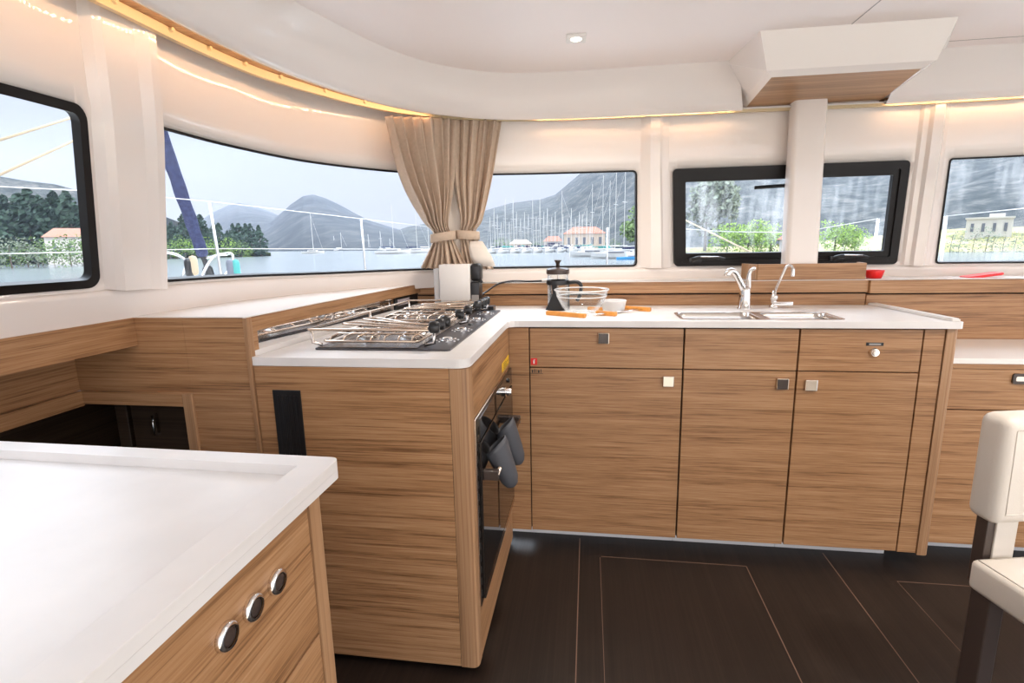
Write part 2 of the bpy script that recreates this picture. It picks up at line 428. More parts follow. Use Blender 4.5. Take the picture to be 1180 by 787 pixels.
# the opening window in its thick black frame
w = WINS[3]
e = window(4, w, .034, 'black_frame', .03, .012, True)
def ring(u0, u1, v0, v1, r, wid, f, d):
    A = wout(u0, u1, v0, v1, r); B = wout(u0, u1, v0, v1, max(.004, r-wid), wid)
    return [[W(p/US, q/VS, k) for p, q in L] for L, k in ((A, f), (B, f), (B, d), (A, d), (A, f))]
MB().grid(ring(783, 1027, .075, .925, .012, .026, .004, -.02), closed=True).build('sash_frame', 'black_frame', e, angle=40)
MB().grid(ring(784.5, 1025.5, .028, .06, .006, .004, .0135, .008), closed=True).build('gasket', 'black_matt', e, angle=40)
for ua, ub in ((797, 826), (962, 990)):
    hp = MB(); a, b_ = W(ua, .065, .014), W(ub, .065, .014); d = (b_-a).normalized()
    hp.tube([a-V((0, 0, .0)), a+V((0, -.012, .004)), a+d*.02+V((0, -.03, .012)), b_+V((0, -.034, .012)), b_+d*.03+V((0, -.03, .006))], [.010, .011, .009, .007, .005], 10)
    hp.box(a.x-.02, a.x+.04, a.y-.012, a.y+.006, a.z-.010, a.z+.012, .003)
    hp.build('window_latch', 'black_plastic', e, angle=45)
    g = MB(); g.tube([a+d*.03+V((0, -.037, .017)), b_+V((0, -.039, .016))], .0028, 8).build('latch_bar', 'chrome', e, smooth=True)
bl = MB(); p, q = W(868, .79, .0), W(925, .81, .0)
bl.tube([p, q], .008, 4).build('stay_bar', 'black_plastic', e)
# pilasters between the windows
def pilaster(i, cols, v0, v1):
    rows = []
    for v in fr(v0, v1, 10): rows.append([W(u+(du*(v-v0)), v, off) for u, off, du in cols])
    m_ = MB().grid(rows)
    m_.raw([p for p in rows[0]], [tuple(range(len(cols)))]); m_.raw([p for p in rows[-1]], [tuple(range(len(cols)))])
    o = m_.build(f'trim_{i}', 'gelcoat', angle=12); o['kind'] = 'structure'
pilaster(2, [(113, -.002, 0), (119, .022, 0), (126, .034, 0), (158, .04, 0), (166, .052, 2), (174, .052, 2), (180, .0, 0)], -.012, 1.55)
pilaster(3, [(737, -.002, 0), (741, .010, 0), (748, .026, 0), (759, .03, 0), (762, .018, 0), (771, -.002, 0)], -.012, 1.52)
pilaster(4, [(1041, -.002, 0), (1045, .012, 0), (1052, .014, 0), (1056, .030, 0), (1070, .034, 0), (1076, .012, 0), (1084, -.002, 0)], -.012, 1.52)
pilaster(5, [(508, -.002, 0), (512, .018, 0), (528, .018, 0), (532, -.002, 0)], -.012, 1.52)

# ================================================================= ceiling, valance, curtain rail
FB = [(-1.0, -1.0), (-.985, .6), (-.97, 1.155), (-.955, 1.45), (-.915, 1.71), (-.795, 2.06), (-.65, 2.27), (-.42, 2.43), (-.12, 2.49), (.23, 2.51), (.63, 2.51), (1.4, 2.53), (2.3, 2.46), (3.0, 2.0)]
FC = [(-.93, -1.0), (-.92, .7), (-.90, 1.12), (-.87, 1.43), (-.825, 1.65), (-.72, 1.97), (-.59, 2.165), (-.392, 2.305), (-.12, 2.35), (.212, 2.355), (.566, 2.355), (1.374, 2.377), (2.2, 2.32), (2.9, 1.9)]
RL = [(-1.12, -1.0), (-1.10, .6), (-1.092, 1.155), (-1.09, 1.45), (-1.045, 1.74), (-.88, 2.115), (-.70, 2.315), (-.43, 2.46), (-.12, 2.52), (.23, 2.54), (.63, 2.555), (1.4, 2.585), (2.3, 2.50), (3.05, 2.05)]
fb = [(i, (*p, 1.80)) for i, p in enumerate(FB)]; fc = [(i, (*p, 1.952)) for i, p in enumerate(FC)]; rl = [(i, (*p, 1.797)) for i, p in enumerate(RL)]
S = fr(0, 13, 156)
def lipw(b_, r_): return min(.05, .37*math.hypot(r_.x-b_.x, r_.y-b_.y))
def railh(b_, r_): return min(.025, .004+.165*math.hypot(r_.x-b_.x, r_.y-b_.y))
def valance(name, s0, s1):
  rows = []
  for s in fr(s0, s1, int((s1-s0)*12)):
    b_, c_, r_ = herm(fb, s), herm(fc, s), herm(rl, s); d = (r_-b_); d.z = 0; d.normalize()
    lw = lipw(b_, r_); prof = [c_]
    for t in (.2, .4, .6, .8, .92): prof.append(c_+(b_-c_)*t+V((0, 0, -.012*math.sin(PI*t)))-d*.004*math.sin(PI*t))
    prof += [b_+V((0, 0, .003))+d*.0, b_+V((0, 0, -.002))+d*.006, b_+d*lw*.7+V((0, 0, -.003)), b_+d*lw+V((0, 0, .001)), b_+d*lw+V((0, 0, .012))]
    rows.append(prof)
  o = MB().grid(rows).build(name, 'gelcoat_dome', smooth=True); o['kind'] = 'structure'
  rows = []
  for s in fr(s0, s1, int((s1-s0)*12)):
    b_, r_ = herm(fb, s), herm(rl, s); d = (r_-b_); d.z = 0; d.normalize(); r2 = V((r_.x, r_.y, b_.z))
    lw = lipw(b_, r_)-.002; h_ = railh(b_, r_)-.002; rows.append([b_+d*lw+V((0, 0, .012)), r2-d*.010+V((0, 0, h_)), r2+d*.008+V((0, 0, h_)), r2+d*.008+V((0, 0, h_+.012)), b_+d*lw+V((0, 0, h_+.012)), b_+d*lw+V((0, 0, .012))])
  e_ = MB().grid(rows).build('valance_soffit', 'oak_t', o, angle=30)
valance('trim_6', 0, 10.04); valance('trim_7', 10.80, 13)
rail = thing('curtain_rail', 'cream curtain rail running under the curved white valance above the windows', 'curtain rail', (-.7, 2.315, 1.79))
rows = []
for s in S[6:]:
    r_ = herm(rl, s); d = r_-herm(fb, s); z1 = railh(herm(fb, s), r_); d.z = 0; d.normalize()
    a, z0 = .008, 0.0
    rows.append([r_-d*a+V((0, 0, z0)), r_+d*a+V((0, 0, z0)), r_+d*a+V((0, 0, z1)), r_-d*a+V((0, 0, z1)), r_-d*a+V((0, 0, z0))])
MB().grid(rows).build('rail', 'cream', rail, angle=30)
gl = None
for s in [2.05, 2.6, 3.1, 3.6, 4.05, 4.5, 4.95, 6.1, 6.3, 6.55, 6.8, 7.0]:
    r_ = herm(rl, s); q = MB()
    h_ = railh(herm(fb, s), r_); d = herm(fb, s)-r_; d.z = 0; d.normalize(); p_ = r_+d*.010+V((0, 0, h_-.006)); q.tube([p_-d*.004, p_+d*.008], .006, 10)
    q.build('rail_glide', 'cream', rail)
# LED strip on the back of the rail, shining on the wall
q = MB(); n = 0
SL = fr(1.0, 12.5, 1500)
vs, fs, mi = [], [], []
for k, s in enumerate(SL):
    r_ = herm(rl, s); d = r_-herm(fb, s); d.z = 0; d.normalize(); c = herm(fb, s)+d*(lipw(herm(fb, s), r_)+.0012)
    vs += [c+V((0, 0, .0095)), c+V((0, 0, .0035))]
    if k: fs.append((2*k-2, 2*k, 2*k+1, 2*k-1)); mi.append(1 if k % 5 == 0 and not (6.0 < s < 7.6 or 10.0 < s < 10.85) else 0)
q.raw(vs, fs, mi)
led = q.build('led_strip', ['white_plastic', 'led'], normals=False); props(led, 'warm LED strip tucked behind the valance lip, glowing on the upper window wall', 'light strip')
# ceiling
q = MB(); q.raw([(-1.45, -1.2, 1.952), (3.4, -1.2, 1.952), (3.4, 3.0, 1.952), (-1.45, 3.0, 1.952), (-1.45, -1.2, 2.0), (3.4, -1.2, 2.0), (3.4, 3.0, 2.0), (-1.45, 3.0, 2.0)], [(0, 1, 2, 3), (7, 6, 5, 4), (0, 4, 5, 1), (1, 5, 6, 2), (2, 6, 7, 3), (3, 7, 4, 0)])
q.box(.8675, .8705, -1.2, 2.06, 1.9508, 1.953, mi=1)
q.box(1.30, 3.4, 2.302, 2.304, 1.9508, 1.953, mi=1)
o = q.build('ceiling', ['ceiling_white', 'grey_ink'], weld=False); o['kind'] = 'structure'
cl = thing('ceiling_light', 'small square lit downlight recessed in the white ceiling', 'ceiling light', (-.048, 1.99, 1.944))
M = Matrix.Translation((-.048, 1.99, 1.948)) @ Matrix.Rotation(math.radians(4), 4, 'Z')
q = MB(); q.slab(rrect(-.034, .034, -.034, .034, .004), [arc(0, 0, .019, 0, 345, 23)], -.004, .004); bmesh.ops.transform(q.bm, matrix=M, verts=q.bm.verts); q.build('lamp_frame', 'white_plastic', cl)
q = MB(); q.lathe([(0, .002), (.0185, .002), (.0185, .005), (0, .005)], (-.048, 1.99, 1.945), n=20); q.build('lamp_lens', 'lamp', cl)
# box that carries the mast post: white shell, oak soffit
bx = struct_empty('trim_8', (.93, 2.3, 1.83))
q = MB()
tp = [(.545, 2.40), (.578, 2.058), (1.196, 2.066), (1.36, 2.40)]
bt = [(.66, 2.575), (.625, 2.115), (1.175, 2.12), (1.255, 2.575)]
zt, zb = 1.953, 1.822
bi = [(.685, 2.575), (.650, 2.142), (1.145, 2.148), (1.232, 2.575)]
T = [V((*p, zt)) for p in tp]; Bm = [V((*p, zb+.016)) for p in bt]; B2 = [V((*p, zb)) for p in bi]
q.grid([T, T[:1]+T[1:], Bm, B2]) if False else None
for A, B in ((T, Bm), (Bm, B2)):
    for i in range(3): q.raw([A[i], A[i+1], B[i+1], B[i]], [(0, 1, 2, 3)])
q.build('box_shell', 'gelcoat_dome', bx)
q = MB(); q.prism([(p[0], p[1]) for p in bi], zb, zb+.012); q.build('soffit_panel', 'oak_t', bx)
# post
q = MB()
def post_ring(x0, x1, z): return [(p[0], p[1], z) for p in rrect(x0, x1, 2.50, 2.585, .02, 4)]
q.grid([post_ring(.862, .995, 1.83), post_ring(.867, 1.003, 1.45), post_ring(.875, 1.012, 1.10)], closed=True)
o = q.build('trim_9', 'gelcoat', angle=30); o['kind'] = 'structure'

# ================================================================= floor
q = MB(); q.box(-.98, 3.4, -.3, 2.75, -.04, 0)
def strip(x0, y0, x1, y1, w=.0016):
    a, b = V((x0, y0, 0)), V((x1, y1, 0)); d = (b-a).normalized(); n_ = V((-d.y, d.x, 0))*w
    z = V((0, 0, .0004)); q.raw([a-n_+z, b-n_+z, b+n_+z, a+n_+z], [(0, 1, 2, 3)], 1)
strip(-.028, 2.06, -.028, -.3); strip(.06, 1.936, .615, 1.934); strip(.055, 1.93, .055, -.3, .0008); strip(.615, 1.934, .605, -.3); strip(.942, 2.06, .928, -.3)
strip(1.133, 1.902, 2.2, 1.902); strip(1.133, 1.902, 1.13, -.3, .0008)
o = q.build('floor', ['wenge', 'inlay'], weld=False); o['kind'] = 'structure'
q = MB(); q.box(-.90, -.50, 1.165, 1.205, 0, .012, .003); o = q.build('trim_10', 'oak_t'); o['kind'] = 'structure'

# ================================================================= sink run: cabinets
YF = 2.01
ZT = .927
def square_knob(name, x, z, parent, mat, s=.021, dx=.004, label=None):
    q = MB(); q.box(x-s, x+s, YF-.011, YF, z-s, z+s, .002); q.box(x-s*.92, x+s*.86, YF-.0125, YF-.010, z-s*.92, z+s*.92, .0008, mi=1)
    return q.build(name, mat, parent, label=label)
def cab(label, x0, x1, drawer_knob, door_knob, fan=None, zsplit=.764):
    t = thing('base_cabinet', label, 'cabinet', ((x0+x1)/2, YF+.25, 0), 'base cabinets under the sink counter')
    q = MB(); q.box(x0, x1, YF+.020, 2.49, .058, ZT-.001); q.build('carcass', 'gap_dark', t)
    q = MB(); q.box(x0, x1, YF+.075, YF+.085, 0, .062); q.build('toe_kick', 'kick_white', t)
    g = .0022
    q = MB(); q.box(x0+g, x1-g, YF, YF+.019, zsplit+g, ZT-.006, .001); dr = q.build('drawer', 'oak_h', t)
    q = MB(); q.box(x0+g, x1-g, YF, YF+.019, .058, zsplit-g, .001); do = q.build('door', 'oak_h', t)
    return t, dr, do
# the far left one
A = cab('wide oak cabinet with a small red fire sticker on its drawer corner', -.229, .360, 0, 0, zsplit=.764)
square_knob('knob', .060, .884, A[1], ['nickel', 'brown_dark'])
square_knob('knob', .307, .717, A[2], ['chrome', 'nickel'])
B_ = cab('oak cabinet under the sink with a dark square knob on its door', .362, .768, 0, 0)
square_knob('knob', .720, .715, B_[2], ['nickel', 'brown_dark'])
D_ = cab('oak cabinet with a round chrome lock on its drawer', .770, 1.180, 0, 0)
square_knob('knob', .820, .712, D_[2], ['chrome', 'nickel'])
q = MB(); q.lathe([(0, .012), (.009, .012), (.010, .010), (.0135, .010), (.0165, .004), (.0165, 0), (0, 0)], (1.024, YF, .838), (0, -1, 0), 24); q.build('lock', 'chrome', D_[1], smooth=False)
q = MB(); q.box(.995, 1.052, YF-.002, YF, .862, .874); q.build('sticker', 'black_plastic', D_[1])
q = MB(); q.box(1.004, 1.043, YF-.0026, YF-.0018, .865, .871); q.build('sticker_print', 'grey_ink', D_[1])
# stickers at the left cabinet
q = MB(); q.box(-.224, -.199, YF-.001, YF+.001, .774, .801); st = q.build('fire_sticker', 'red_sticker', A[1])
q = MB(); q.box(-.2145, -.2085, YF-.0018, YF-.0005, .779, .792); q.box(-.213, -.210, YF-.0018, YF-.0005, .791, .796); q.box(-.2135, -.2060, YF-.0018, YF-.0005, .794, .796); q.build('sticker_print', 'white_ink', A[1])
q = MB()
for (x, wd, z0, z1) in ((-.218, .006, .742, .754), (-.209, .004, .742, .757), (-.202, .002, .742, .756), (-.193, .007, .742, .753), (-.184, .003, .742, .757)):
    q.box(x-wd/2, x+wd/2, YF-.0012, YF+.0005, z0, z1)
q.box(-.226, -.176, YF-.0012, YF+.0005, .7385, .740); q.build('sticker', 'dark_ink', A[2])
# filler beside the oven and the end panel
q = MB(); q.box(-.318, -.2312, YF+.001, YF+.019, .055, ZT-.004, .001); o = q.build('filler_panel', 'oak_h'); q = MB(); q.box(-.330, -.2295, YF+.0195, YF+.03, .06, ZT-.004); q.build('backing', 'gap_dark', o); q = MB(); q.box(-.330, -.2295, YF+.075, YF+.085, 0, .062); q.build('toe_kick', 'kick_white', o); props(o, 'narrow plain oak filler panel in the corner beside the oven', 'panel')
t = thing('end_panel', 'slim oak end panel closing the sink counter beside the open white shelf', 'panel', (1.235, 2.2, .045))
q = MB(); q.box(1.1825, 1.248, YF+.0, YF+.019, .055, ZT-.005, .001); q.build('front_strip', 'oak_h', t)
q = MB(); q.prism([(1.250, 2.49), (1.250, 2.005), (1.268, 2.003)]+arc(1.272, 2.021, .018, -90, 0, 5)+[(1.290, 2.49)], .050, ZT-.002); q.build('side_post', 'oak_v', t, angle=40)

# ================================================================= worktop (L shaped, with sink cut-out)
zt0, zt1 = .928, .953
OUT = [(-.930, 1.302)]+arc(-.345, 1.337, .035, -90, 0, 6)+[(-.310, 1.965), (-.304, 1.985), (-.285, 1.998), (-.27, 2.0), (1.278, 1.985)]+[(1.288, 1.99), (1.288, 2.0), (1.262, 2.49)]+[(-.825, 2.49)]
SNK = [rrect(.362, .648, 2.035, 2.232, .03, 5), rrect(.678, .925, 2.035, 2.225, .03, 5)]
t = thing('worktop', 'white L-shaped stone worktop with sink and hob set into it', 'worktop', (.2, 2.2, zt0))
q = MB(); q.slab(OUT, SNK, zt0, zt1); o = q.build('slab', 'stone', t)
bv = o.modifiers.new('b', 'BEVEL'); bv.width = .004; bv.segments = 2; bv.limit_method = 'ANGLE'; bv.angle_limit = math.radians(60)
q = MB()
q.prism([(1.284, 2.000), (1.258, 2.49), (1.222, 2.49), (1.250, 2.03), (1.262, 2.004)], zt1-.002, zt1+.010, .003)
q.build('raised_edge', 'stone', t)
# sink
t = thing('sink', 'stainless steel double sink sunk into the white worktop', 'sink', (.645, 2.13, .78))
for k, (x0, x1, y0, y1) in enumerate(((.362, .648, 2.035, 2.232), (.678, .925, 2.035, 2.225))):
    q = MB(); rows = []
    for ins, z in ((-.008, zt1+.0015), (0, zt1+.002), (.003, zt1), (.006, zt1-.02), (.012, .84), (.03, .815), (.06, .808)):
        rows.append([(p[0], p[1], z) for p in rrect(x0+ins, x1-ins, y0+ins, y1-ins, .032, 5)])
    q.grid(rows, closed=True); q.raw(rows[-1], [tuple(range(len(rows[-1])))]); q.build('basin', 'steel', t, smooth=True)
    q = MB(); q.lathe([(0, .002), (.03, .002), (.034, 0), (.034, -.004)], ((x0+x1)/2, (y0+y1)/2, .812), n=24); q.build('drain', 'chrome', t)
q = MB(); A2 = rrect(.350, .937, 2.022, 2.244, .04, 6); q.slab(A2, [rrect(.360, .650, 2.033, 2.234, .032, 5), rrect(.676, .927, 2.033, 2.227, .032, 5)], zt1, zt1+.0015); q.build('sink_rim', 'steel', t)
# mixer tap
t = thing('mixer_tap', 'chrome mixer tap with angled spout behind the double sink', 'tap', (.662, 2.34, zt1))
q = MB(); q.lathe([(0, 0), (.028, 0), (.028, .006), (.024, .010), (.023, .06), (.021, .085), (.017, .098), (0, .10)], (.662, 2.34, zt1), n=28); q.build('body', 'chrome', t, smooth=True)
q = MB(); q.tube(smoothpath([(.660, 2.34, 1.03), (.640, 2.33, 1.065), (.618, 2.32, 1.10), (.600, 2.31, 1.117), (.586, 2.305, 1.118), (.578, 2.302, 1.108), (.577, 2.302, 1.100)], 5), [.014]*8+[.0135]*10+[.0135]*8+[.014]*5, 14); q.build('spout', 'chrome', t, smooth=True)
q = MB(); q.tube(smoothpath([(.672, 2.345, 1.035), (.676, 2.35, 1.075), (.678, 2.35, 1.105), (.688, 2.345, 1.124), (.700, 2.34, 1.126)], 5), [.014, .014, .014, .0135, .013, .012, .0115, .011, .010, .010, .0095, .009, .009, .0085, .008, .008, .0075, .007, .007, .007, .006], 12); q.build('lever', 'chrome', t, smooth=True)
# folding tap
t = thing('drinking_water_tap', 'small chrome swan-neck tap with side lever behind the right basin', 'tap', (.81, 2.39, zt1))
q = MB(); q.lathe([(0, 0), (.018, 0), (.018, .008), (.012, .012), (.012, .035), (.016, .037), (.016, .052), (.010, .058), (.008, .075), (0, .076)], (.797, 2.39, zt1), n=20); q.build('body', 'chrome', t, smooth=True)
q = MB(); q.box(.790, .872, 2.375, 2.405, .962, .982, .004); q.build('lever', 'chrome', t)
q = MB(); q.tube(smoothpath([(.797, 2.39, 1.02), (.805, 2.385, 1.05), (.822, 2.375, 1.105), (.832, 2.37, 1.132), (.845, 2.365, 1.136), (.853, 2.36, 1.12), (.854, 2.358, 1.09)], 6), [.0055]*30+[.008]*7, 10); q.build('spout', 'chrome', t, smooth=True)

# ================================================================= splashback and ledges
t = thing('splashback', 'long oak splashback of two boards with a dark slot along the rear counter', 'splashback', (.6, 2.5, .80))
q = MB(); q.box(-.835, 1.214, 2.485, 2.512, 1.010, 1.066, .001); q.build('upper_board', 'oak_h', t)
q = MB(); q.box(1.216, 2.6, 2.470, 2.512, 1.006, 1.062, .001); q.build('upper_board', 'oak_h', t)
q = MB(); q.box(-.90, 1.214, 2.500, 2.515, .945, 1.002, .001); q.build('lower_board', 'oak_h', t)
q = MB(); q.box(1.216, 2.6, 2.495, 2.515, .80, .998, .001); q.build('lower_board', 'oak_h', t)
q = MB(); q.box(-.90, 2.6, 2.512, 2.520, .80, 1.06); q.build('backing', 'gap_dark', t)
# white ledge over both
FE = [(-.930, 1.300), (-.905, 1.634), (-.868, 2.03), (-.822, 2.47)]
q = MB()
pl = [W(u, 0, -.004) for u in fr(150, 1430, 60)]
L = [(p[0], p[1]) for p in FE[:3]]+[(-.832, 2.430), (-.815, 2.482), (2.55, 2.468)]+[(p.x, p.y) for p in pl[::-1]]+[(-1.30, 1.300)]
L = [p for p in L if p[1] >= 1.2999]
q.slab(L, [], 1.0637, 1.066)
o = q.build('window_ledge', 'ledge_white'); props(o, 'white ledge running under the windows behind hob and sink', 'ledge')
# cabinet left of the hob: front panel with stairwell opening, face board behind hob
t = thing('corner_cabinet', 'oak cabinet behind the hob with a mirrored slot and white ledge above', 'cabinet', (-1.1, 1.6, .3))
q = MB(); q.box(-1.128, -.942, 1.300, 1.318, .0, 1.0635, .0); q.box(-1.50, -1.1285, 1.300, 1.318, .845, 1.0635); q.build('front_panel', 'oak_h', t)
q = MB(); q.box(-.9415, -.929, 1.296, 1.320, .0, 1.0635, .0015); q.build('edge_strip', 'oak_v', t)
q = MB(); q.box(-1.497, -1.155, 1.291, 1.325, .805, .845, .002); q.build('opening_rail', 'oak_h', t)
q = MB(); q.box(-1.1555, -1.125, 1.291, 1.325, .0, .845, .002); q.build('opening_post', 'oak_v', t)
def face(z0, z1, ya, yb, th=.012, of=0.0):
    def fx(y): return FE[0][0]+(FE[3][0]-FE[0][0])*((y-1.3)/1.17)**1.25 if y > 1.3 else FE[0][0]
    rows = []
    for y in fr(ya, yb, 12):
        x = fx(y)+of; rows.append([V((x, y, z0)), V((x, y, z1)), V((x-th, y, z1)), V((x-th, y, z0)), V((x, y, z0))])
    m_ = MB().grid(rows); m_.raw(rows[0][:4], [(0, 1, 2, 3)]); m_.raw(rows[-1][:4], [(0, 1, 2, 3)]); return m_
face(1.022, 1.0635, 1.318, 2.478).build('face_board', 'oak_h', t)
face(.93, .968, 1.318, 2.478).build('lower_face_board', 'stone', t)
face(.968, 1.022, 1.318, 1.338).build('slot_end', 'oak_h', t)
face(.966, 1.024, 1.32, 2.478, .004, -.014).build('slot_back', 'gap_dark', t)
face(.968, 1.022, 1.338, 2.205, .006, -.004).build('mirror_strip', 'mirror', t)
q = face(.968, 1.018, 2.215, 2.36, .01, .002); q.build('socket_box', 'black_plastic', t)
q = face(.985, 1.012, 2.232, 2.345, .004, .0045); q.build('socket_cover', 'tank', t)
# side shelf along the left windows
t = thing('side_shelf', 'oak edged shelf under the leftmost window above the stairwell', 'shelf', (-1.35, .4, .98))
q = MB(); q.prism([(-1.280, 1.299), (-1.289, .96), (-1.293, .62), (-1.301, -.6), (-1.321, -.6), (-1.313, .62), (-1.309, .96), (-1.300, 1.299)], .984, 1.064); q.build('fascia', 'oak_h', t)
q = MB(); q.prism([(-1.3005, 1.299), (-1.3095, .96), (-1.3135, .62), (-1.3215, -.6), (-1.60, -.6), (-1.60, 1.299)], 1.0, 1.012); q.build('shelf_board', 'dark_oak', t)
# stairwell down to the hull
sw = struct_empty('wall_left', (-1.5, .6, .5))
q = MB(); q.box(-1.53, -1.50, -.6, 1.30, .845, 1.0); q.build('panel', 'oak_h', sw)
q = MB(); q.box(-1.53, -1.485, -.6, 1.295, .800, .845, .002); q.build('rail', 'oak_h', sw)
q = MB(); q.box(-2.15, -2.13, -.6, 2.25, -1.0, 1.05); q.build('hull_side', 'dark_oak', sw)
q = MB(); q.box(-2.13, -1.53, -.6, 1.299, .80, .83); q.box(-2.13, -1.0, 1.326, 2.25, .80, .83); q.build('hull_deckhead', 'dark_oak', sw)
q = MB(); q.box(-2.13, -.98, 2.0, 2.02, -1.0, .80); q.build('bulkhead', 'dark_oak', sw)
q = MB(); q.box(-2.13, -.98, -.6, 2.25, -1.03, -1.0); q.build('hull_floor', 'wenge', sw)
q = MB(); q.box(-1.0, -.98, -.6, 2.0, -1.0, -.04); q.build('stair_side', 'dark_oak', sw)
q = MB(); q.box(-1.0, -.94, 1.33, 2.0, -.04, .80); q.build('stair_lining', 'dark_oak', sw)
q = MB(); q.box(-2.10, -2.04, 1.96, 2.0, -1.0, .80, .003); q.build('door_post', 'dark_oak', sw)
d1 = struct_empty('door_1', (-1.8, 1.98, -1.0))
q = MB(); q.box(-2.035, -1.45, 1.975, 1.998, -.98, .79, .003); q.build('door_leaf', 'dark_oak', d1)
hd = at_y(178, 490, 1.955)
q = MB(); q.tube([(hd.x, 1.975, hd.z+.045), (hd.x, 1.953, hd.z+.045), (hd.x, 1.951, hd.z), (hd.x, 1.953, hd.z-.045), (hd.x, 1.975, hd.z-.045)], .007, 10); q.build('door_handle', 'chrome', d1, smooth=True)

# ================================================================= oven cabinet under the hob
t = thing('oven_cabinet', 'oak cabinet under the hob with black vent grille and built-in oven', 'cabinet', (-.62, 1.65, 0))
q = MB(); q.box(-.927, -.365, 1.302, 1.321, .020, ZT, .0008); q.build('end_panel', 'oak_h', t)
q = MB(); q.prism([(-.3635, 1.330), (-.3635, 1.302), (-.330, 1.302)]+arc(-.330, 1.321, .019, -90, 0, 6)+[(-.311, 1.348), (-.335, 1.348)], .018, ZT); q.build('corner_post', 'oak_v', t, angle=40)
q = MB(); q.box(-.330, -.311, 1.349, 2.006, .772, ZT-.001); q.build('fascia', 'oak_h', t)
q = MB(); q.box(-.330, -.311, 1.349, 2.006, .02, .185); q.build('fascia', 'oak_h', t)
q = MB(); q.box(-.90, -.345, 1.36, 2.0, .10, .90); q.build('carcass', 'gap_dark', t)
q = MB(); q.box(-.90, -.37, 1.40, 2.0, 0, .10); q.build('toe_kick', 'black_matt', t)
v = MB(); v.box(-.876, -.792, 1.2975, 1.3025, .560, .860, .002); vg = v.build('vent_grille', 'black_plastic', t)
for k in range(5):
    v = MB(); x = -.858+k*.0120; v.box(x-.0035, x+.0035, 1.2955, 1.298, .575, .845, .001); v.build('vent_slat', 'black_plastic', vg)
q = MB(); q.box(-.3112, -.3098, 1.83, 1.99, .785, .818); q.build('sticker', 'yellow_sticker', t)
q = MB()
for k in range(4): q.box(-.3098, -.3094, 1.86, 1.86+(.10, .08, .11, .05)[k], .789+k*.007, .791+k*.007)
q.build('sticker_print', 'dark_ink', t)
# oven
t = thing('oven', 'built-in oven with dark glass door facing the galley floor', 'oven', (-.32, 1.68, .19))
q = MB(); q.box(-.345, -.3075, 1.350, 1.998, .187, .770, .002); q.build('frame', 'warm_steel', t)
q = MB(); q.box(-.3085, -.300, 1.374, 1.994, .700, .766, .0015); q.build('control_panel', 'oven_glass', t)
q = MB(); q.box(-.3085, -.2985, 1.374, 1.994, .197, .694, .002); dr = q.build('door', 'oven_glass', t)
q = MB(); q.box(-.2988, -.2978, 1.384, 1.984, .205, .222); q.build('door_trim', 'warm_steel', dr)
for k in range(14):
    z = .215+k*.0385
    q = MB(); q.box(-.3078, -.3064, 1.3565, 1.3635, z, z+.021); q.build('vent_slot', 'black_matt', t)
q = MB(); q.tube([(-.262, 1.40, .585), (-.262, 1.90, .585)], .0085, 14); hb = q.build('handle', 'warm_steel', dr, smooth=True)
for y in (1.405, 1.895):
    q = MB(); q.box(-.300, -.255, y-.010, y+.010, .570, .600, .003); q.build('handle_bracket', 'brown_dark', hb)
q = MB(); q.lathe([(0, .028), (.0125, .028), (.014, .025), (.014, .010), (.018, .008), (.018, 0)], (-.300, 1.80, .722), (1, 0, 0), 24); q.build('control_knob', 'chrome', t, angle=40)
q = MB(); q.lathe([(0, .006), (.008, .006), (.008, 0)], (-.300, 1.90, .738), (1, 0, 0), 16); q.build('button', 'black_plastic', t)
# two grey mitts hanging on the handle
for lab, y, dz in (('grey rubber oven mitt on the oven handle, nearer of the two', 1.475, 0), ('grey rubber oven mitt on the oven handle, farther of the two', 1.645, .0)):
    q = MB(); top = V((-.276, y, .650+dz)); bot = V((-.229, y+.03, .502+dz)); ax = bot-top; rows = []
    xx = V((0, 1, 0)); yy = ax.normalized().cross(xx).normalized()
    for tt, ra, rb in ((.06, .034, .026), (0, .038, .029), (0.0, .042, .032), (.1, .043, .033), (.35, .042, .031), (.6, .041, .029), (.82, .037, .026), (.94, .028, .019), (.99, .015, .010), (1, .004, .003)):
        rows.append([top+ax*tt+xx*(ra*math.cos(a))+yy*(rb*math.sin(a))+V((0, 0, .018*math.sin(a)*(1-tt))) for a in [k*2*PI/24 for k in range(24)]])
    inner = [[top+ax*tt+xx*(.034*k_*math.cos(a))+yy*(.026*k_*math.sin(a))+V((0, 0, .016*math.sin(a)*(1-tt))) for a in [k*2*PI/24 for k in range(24)]] for tt, k_ in ((.7, .5), (.4, .9))]
    q.grid(inner+rows, closed=True)
    o = q.build('oven_mitt', 'grey_rubber', smooth=True, normals=True); props(o, lab, 'oven mitt', 'mitts on the oven handle')

# ================================================================= hob
t = thing('hob', 'steel gas hob with wire rails, pan grids and black clamp knobs', 'hob', (-.6, 1.85, zt1))
q = MB(); q.slab(rrect(-.800, -.388, 1.405, 2.29, .012, 4), [], zt1+.0, zt1+.005); q.build('plate', 'dark_plate', t)
q = MB(); q.box(-.792, -.486, 1.414, 2.282, zt1+.005, zt1+.008, .001); q.build('burner_tray', 'tray', t)
zr = 1.008
for (x, y, r_) in ((-.715, 1.62, .030), (-.56, 1.63, .040), (-.715, 2.06, .040), (-.56, 2.07, .030)):
    q = MB(); q.lathe([(0, .022), (r_*.8, .022), (r_, .016), (r_, .010), (r_*1.35, .008), (r_*1.4, 0)], (x, y, zt1+.008), n=28); bu = q.build('burner', 'steel', t, smooth=True)
    q = MB(); q.lathe([(0, .03), (r_*.6, .03), (r_*.75, .026), (r_*.75, .022)], (x, y, zt1+.008), n=28); q.build('burner_cap', 'black_matt', bu, smooth=True)
